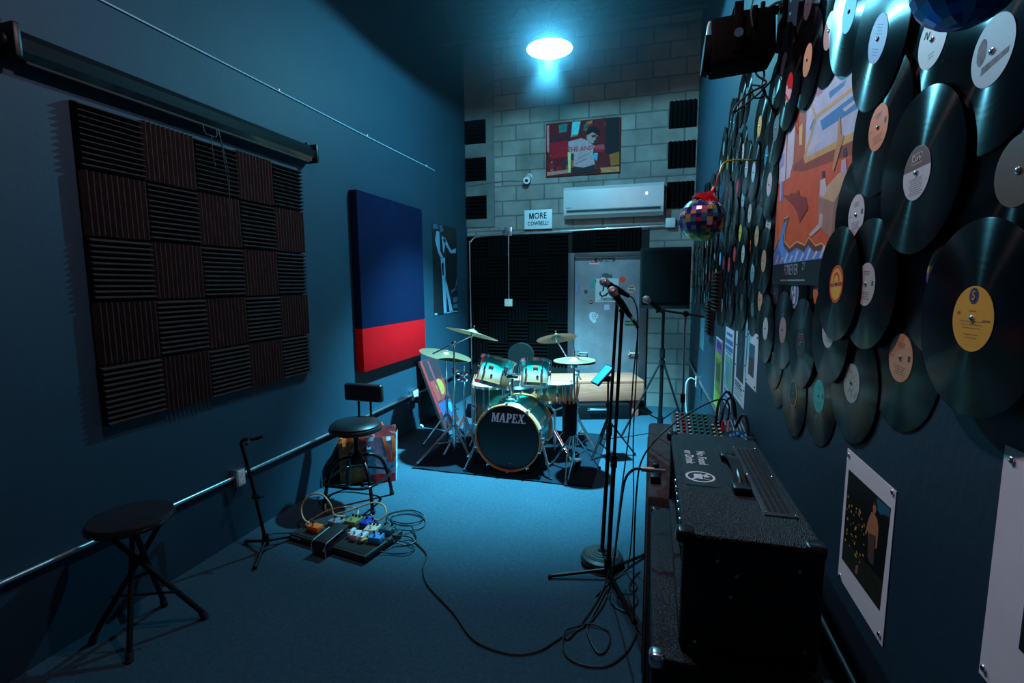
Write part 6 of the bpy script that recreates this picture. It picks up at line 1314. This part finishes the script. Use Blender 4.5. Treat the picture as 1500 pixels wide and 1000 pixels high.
def pedal(x, y, c, label, w=.066, d=.112, h=.04, rot=0., knobs=3, kc=(.01, .01, .01), plug=None, toggles=0, led=False):
    s = thing('effects_pedal', label, 'effects pedal', (x, y, .0555), (0, 0, PA + rot), 'effects pedals on the board')
    b = MB(mat('pedal_%.2f_%.2f_%.2f' % c, c, .35, var=.06)); b.box((0, 0, h / 2), (w, d, h), .005); part(b, 'enclosure', s)
    for k in range(knobs):
        b = MB(mat('pedal_knob_%.2f' % kc[0], kc, .3)); X = -w * .3 + (w * .6 * k / max(1, knobs - 1)); b.cyl((X, d * .26, h), (X, d * .26, h + .016), .0085, .0075, n=12); b.use(WHITE).box((X, d * .26 + .004, h + .0165), (.0015, .006, .001)); part(b, 'knob', s)
    b = MB(CHROME); b.cyl((0, -d * .27, h), (0, -d * .27, h + .006), .009, n=12); b.cyl((0, -d * .27, h + .006), (0, -d * .27, h + .016), .006, n=12); part(b, 'foot_switch', s)
    for k in range(toggles):
        b = MB(CHROME); b.cyl((w * .3 - k * .02, d * .38, h), (w * .3 - k * .02, d * .38 - .003, h + .026), .0025, n=8); b.ball((w * .3 - k * .02, d * .38 - .003, h + .027), .004, 8, 5); part(b, 'toggle', s)
    b = MB(CHROME); b.cyl((w / 2, .01, h * .5), (w / 2 + .004, .01, h * .5), .008, n=12); b.cyl((-w / 2, .01, h * .5), (-w / 2 - .004, .01, h * .5), .008, n=12); part(b, 'jack', s)
    if plug:
        b = MB(mat('plug_%.2f_%.2f' % plug[:2], plug, .4)); b.cyl((-w / 2 - .006, -.02, h * .55), (-w / 2 - .036, -.05, h * .5), .007, n=10); part(b, 'patch_plug', s)
    return s
YP = (.75, .50, .03)
pedal(-2.135, 2.625, (.80, .13, .02), 'bright orange effects pedal at left front of the board', w=.10, d=.062, h=.042, knobs=1, rot=.05)
pedal(-2.045, 2.735, (.17, .18, .22), 'dark grey effects pedal behind the orange one', w=.095, d=.075, h=.038, knobs=2, rot=.05)
pedal(-1.935, 2.775, (.20, .19, .07), 'olive effects pedal in the middle back of the board', w=.088, d=.10, h=.042, knobs=3, plug=YP, toggles=1, rot=.1)
pedal(-1.825, 2.775, (.012, .035, .33), 'dark blue effects pedal at the back of the board', w=.085, d=.085, h=.040, knobs=2, toggles=2, rot=.1)
pedal(-1.745, 2.70, (.58, .45, .32), 'cream effects pedal right of the dark blue one', w=.085, d=.095, h=.045, knobs=3, toggles=1, rot=.25)
pedal(-1.665, 2.615, (.04, .26, .58), 'light blue effects pedal at the right front corner', w=.085, d=.075, h=.042, knobs=2, plug=YP, rot=.25)
pedal(-1.655, 2.735, (.015, .07, .085), 'dark teal effects pedal at the right back corner', w=.085, d=.085, h=.040, knobs=2, toggles=1, rot=.2)
for k, (dx, dy) in enumerate(((-.075, .02), (-.028, .0), (.028, -.005))):
    pedal(-1.78 + dx, 2.61 + dy, (.62, .58, .60), 'white mini effects pedal, %s of three in a row' % ('left', 'middle', 'right')[k], w=(.026, .05, .036)[k], d=.075, h=.042, knobs=0, rot=.2)
s = thing('wah_pedal', 'black rocker pedal with chrome side trims at board front', 'effects pedal', (-1.945, 2.545, .0), (0, 0, PA + .06))
b = MB(PBM); b.box((0, -.01, .05), (.10, .20, .075), .006); part(b, 'enclosure', s)
b = MB(mat('rocker_rubber', (.008, .008, .009), .7)); b.box((0, 0, .104), (.105, .21, .018), .005, rot=Matrix.Rotation(.10, 3, 'X')); part(b, 'rocker', s)
for sx in (-1, 1): part(MB(CHROME).tube([(sx * .054, -.116, .012), (sx * .054, -.119, .07), (sx * .054, -.110, .098), (sx * .054, -.08, .106), (sx * .054, .04, .119)], .0042, n=6), 'trim_strip', s)
b = MB(WHITE); b.cyl((.036, -.110, .055), (.036, -.116, .055), .006, n=10); b.use(SR).box((.036, -.1115, .042), (.012, .004, .012)); part(b, 'corner_screw', s)
TAN = mat('tan_cable', (.48, .28, .15), .5)
cable('tan cable standing in a tall loop over the orange pedal', [(-2.10, 2.665, .075), (-2.17, 2.655, .075), (-2.27, 2.68, .10), (-2.315, 2.73, .17), (-2.26, 2.76, .235), (-2.17, 2.76, .245), (-2.10, 2.75, .19), (-2.08, 2.76, .11), (-2.02, 2.80, .09)], .0062, TAN)
cable('tan cable arching right across the board to the cream pedal', [(-2.10, 2.83, .085), (-2.02, 2.82, .115), (-1.93, 2.845, .15), (-1.83, 2.86, .185), (-1.74, 2.84, .185), (-1.70, 2.80, .15), (-1.73, 2.775, .115), (-1.80, 2.80, .095)], .0062, TAN)
cable('tan cable lying in a low tangle behind the board', [(-2.22, 2.64, .08), (-2.30, 2.80, .03), (-2.24, 2.93, .05), (-2.10, 2.97, .07), (-2.02, 2.95, .06), (-2.02, 2.90, .03), (-2.14, 2.89, .02), (-2.27, 2.93, .03), (-2.32, 2.98, .06)], .0062, TAN)
cable('black cable coiled on the carpet right of the pedalboard', [(-1.63, 2.78, .06), (-1.56, 2.86, .02), (-1.50, 2.95, Z0), (-1.55, 3.06, Z0), (-1.68, 3.10, Z0), (-1.78, 3.05, Z0), (-1.76, 2.97, .012), (-1.64, 2.94, .016), (-1.55, 3.0, .017), (-1.58, 3.1, .016), (-1.70, 3.15, .01), (-1.82, 3.08, Z0), (-1.80, 2.98, .02), (-1.68, 2.90, .025), (-1.57, 2.9, .026), (-1.50, 2.83, .014), (-1.46, 2.76, .01), (-1.50, 2.70, Z0), (-1.58, 2.68, .03)], .0045)
cable('thin black cable looping at right end of the pedalboard', [(-1.60, 2.62, .07), (-1.55, 2.70, .03), (-1.47, 2.70, .016), (-1.42, 2.66, .016), (-1.45, 2.60, .016), (-1.54, 2.58, .01), (-1.61, 2.57, .02)], .004)

# ------------------------------------------------------------------ light and camera
def light(name, kind, loc, e, c, size=.05, **k):
    d = bpy.data.lights.new(name, kind); d.energy = e; d.color = c
    d.shadow_soft_size = size
    for a, v in k.items(): setattr(d, a, v)
    o = bpy.data.objects.new(name, d); col.objects.link(o); o.location = loc; return o
beam = light('pendant_beam', 'SPOT', (P1[0], P1[1], P1[2] - .03), 5000, (.16, .74, 1.), .05, spot_size=math.radians(80), spot_blend=.9)
beam.rotation_euler = Vector((.11, -.13, 1)).to_track_quat('Z', 'Y').to_euler()
light('pendant_bulb', 'POINT', (P1[0], P1[1], P1[2] - .022), 240, (.16, .72, 1.), .012)
light('front_pendant_bulb', 'POINT', (P2[0], P2[1], P2[2] - .03), 88, (1., .68, .78), .05)
w = bpy.data.worlds.new('world'); w.use_nodes = True; w.node_tree.nodes['Background'].inputs[0].default_value = (.4, .55, .7, 1); w.node_tree.nodes['Background'].inputs[1].default_value = .0
nt = w.node_tree; vs_ = nt.nodes.new('ShaderNodeVolumeScatter'); vs_.inputs['Color'].default_value = (.45, .78, 1, 1); vs_.inputs['Anisotropy'].default_value = .72
ge = nt.nodes.new('ShaderNodeNewGeometry'); sx_ = nt.nodes.new('ShaderNodeSeparateXYZ'); nt.links.new(ge.outputs['Position'], sx_.inputs[0])
mr_ = nt.nodes.new('ShaderNodeMapRange'); mr_.interpolation_type = 'SMOOTHSTEP'      # haze added under the roof to give the lamp its bloom halo
for k_, v_ in (('From Min', 3.2), ('From Max', 4.0), ('To Min', 0.0), ('To Max', .075)): mr_.inputs[k_].default_value = v_
nt.links.new(sx_.outputs[2], mr_.inputs['Value']); nt.links.new(mr_.outputs[0], vs_.inputs['Density'])
nt.links.new(vs_.outputs[0], nt.nodes['World Output'].inputs['Volume']); w.cycles.volume_step_size = .35
bpy.context.scene.world = w
cam = bpy.data.cameras.new('camera'); cam.sensor_width = 36; cam.lens = 716.45 * 36 / 1500; cam.clip_start = .02
co = bpy.data.objects.new('camera', cam); col.objects.link(co)
ya, pi_, ro = .278577, .11967, -.007154
fw = Vector((-math.sin(ya) * math.cos(pi_), math.cos(ya) * math.cos(pi_), -math.sin(pi_))); rt = Vector((math.cos(ya), math.sin(ya), 0)); up = rt.cross(fw)
r2 = rt * math.cos(ro) + up * math.sin(ro); u2 = -rt * math.sin(ro) + up * math.cos(ro)
co.matrix_world = frame((0, 0, 1.7), r2, u2, -fw)
sc = bpy.context.scene; sc.camera = co
sc.view_settings.view_transform = 'Standard'; sc.view_settings.look = 'None'; sc.view_settings.exposure = 0.; sc.view_settings.gamma = 1.
sc.cycles.use_denoising = True; sc.cycles.max_bounces = 6; sc.cycles.sample_clamp_indirect = 4.
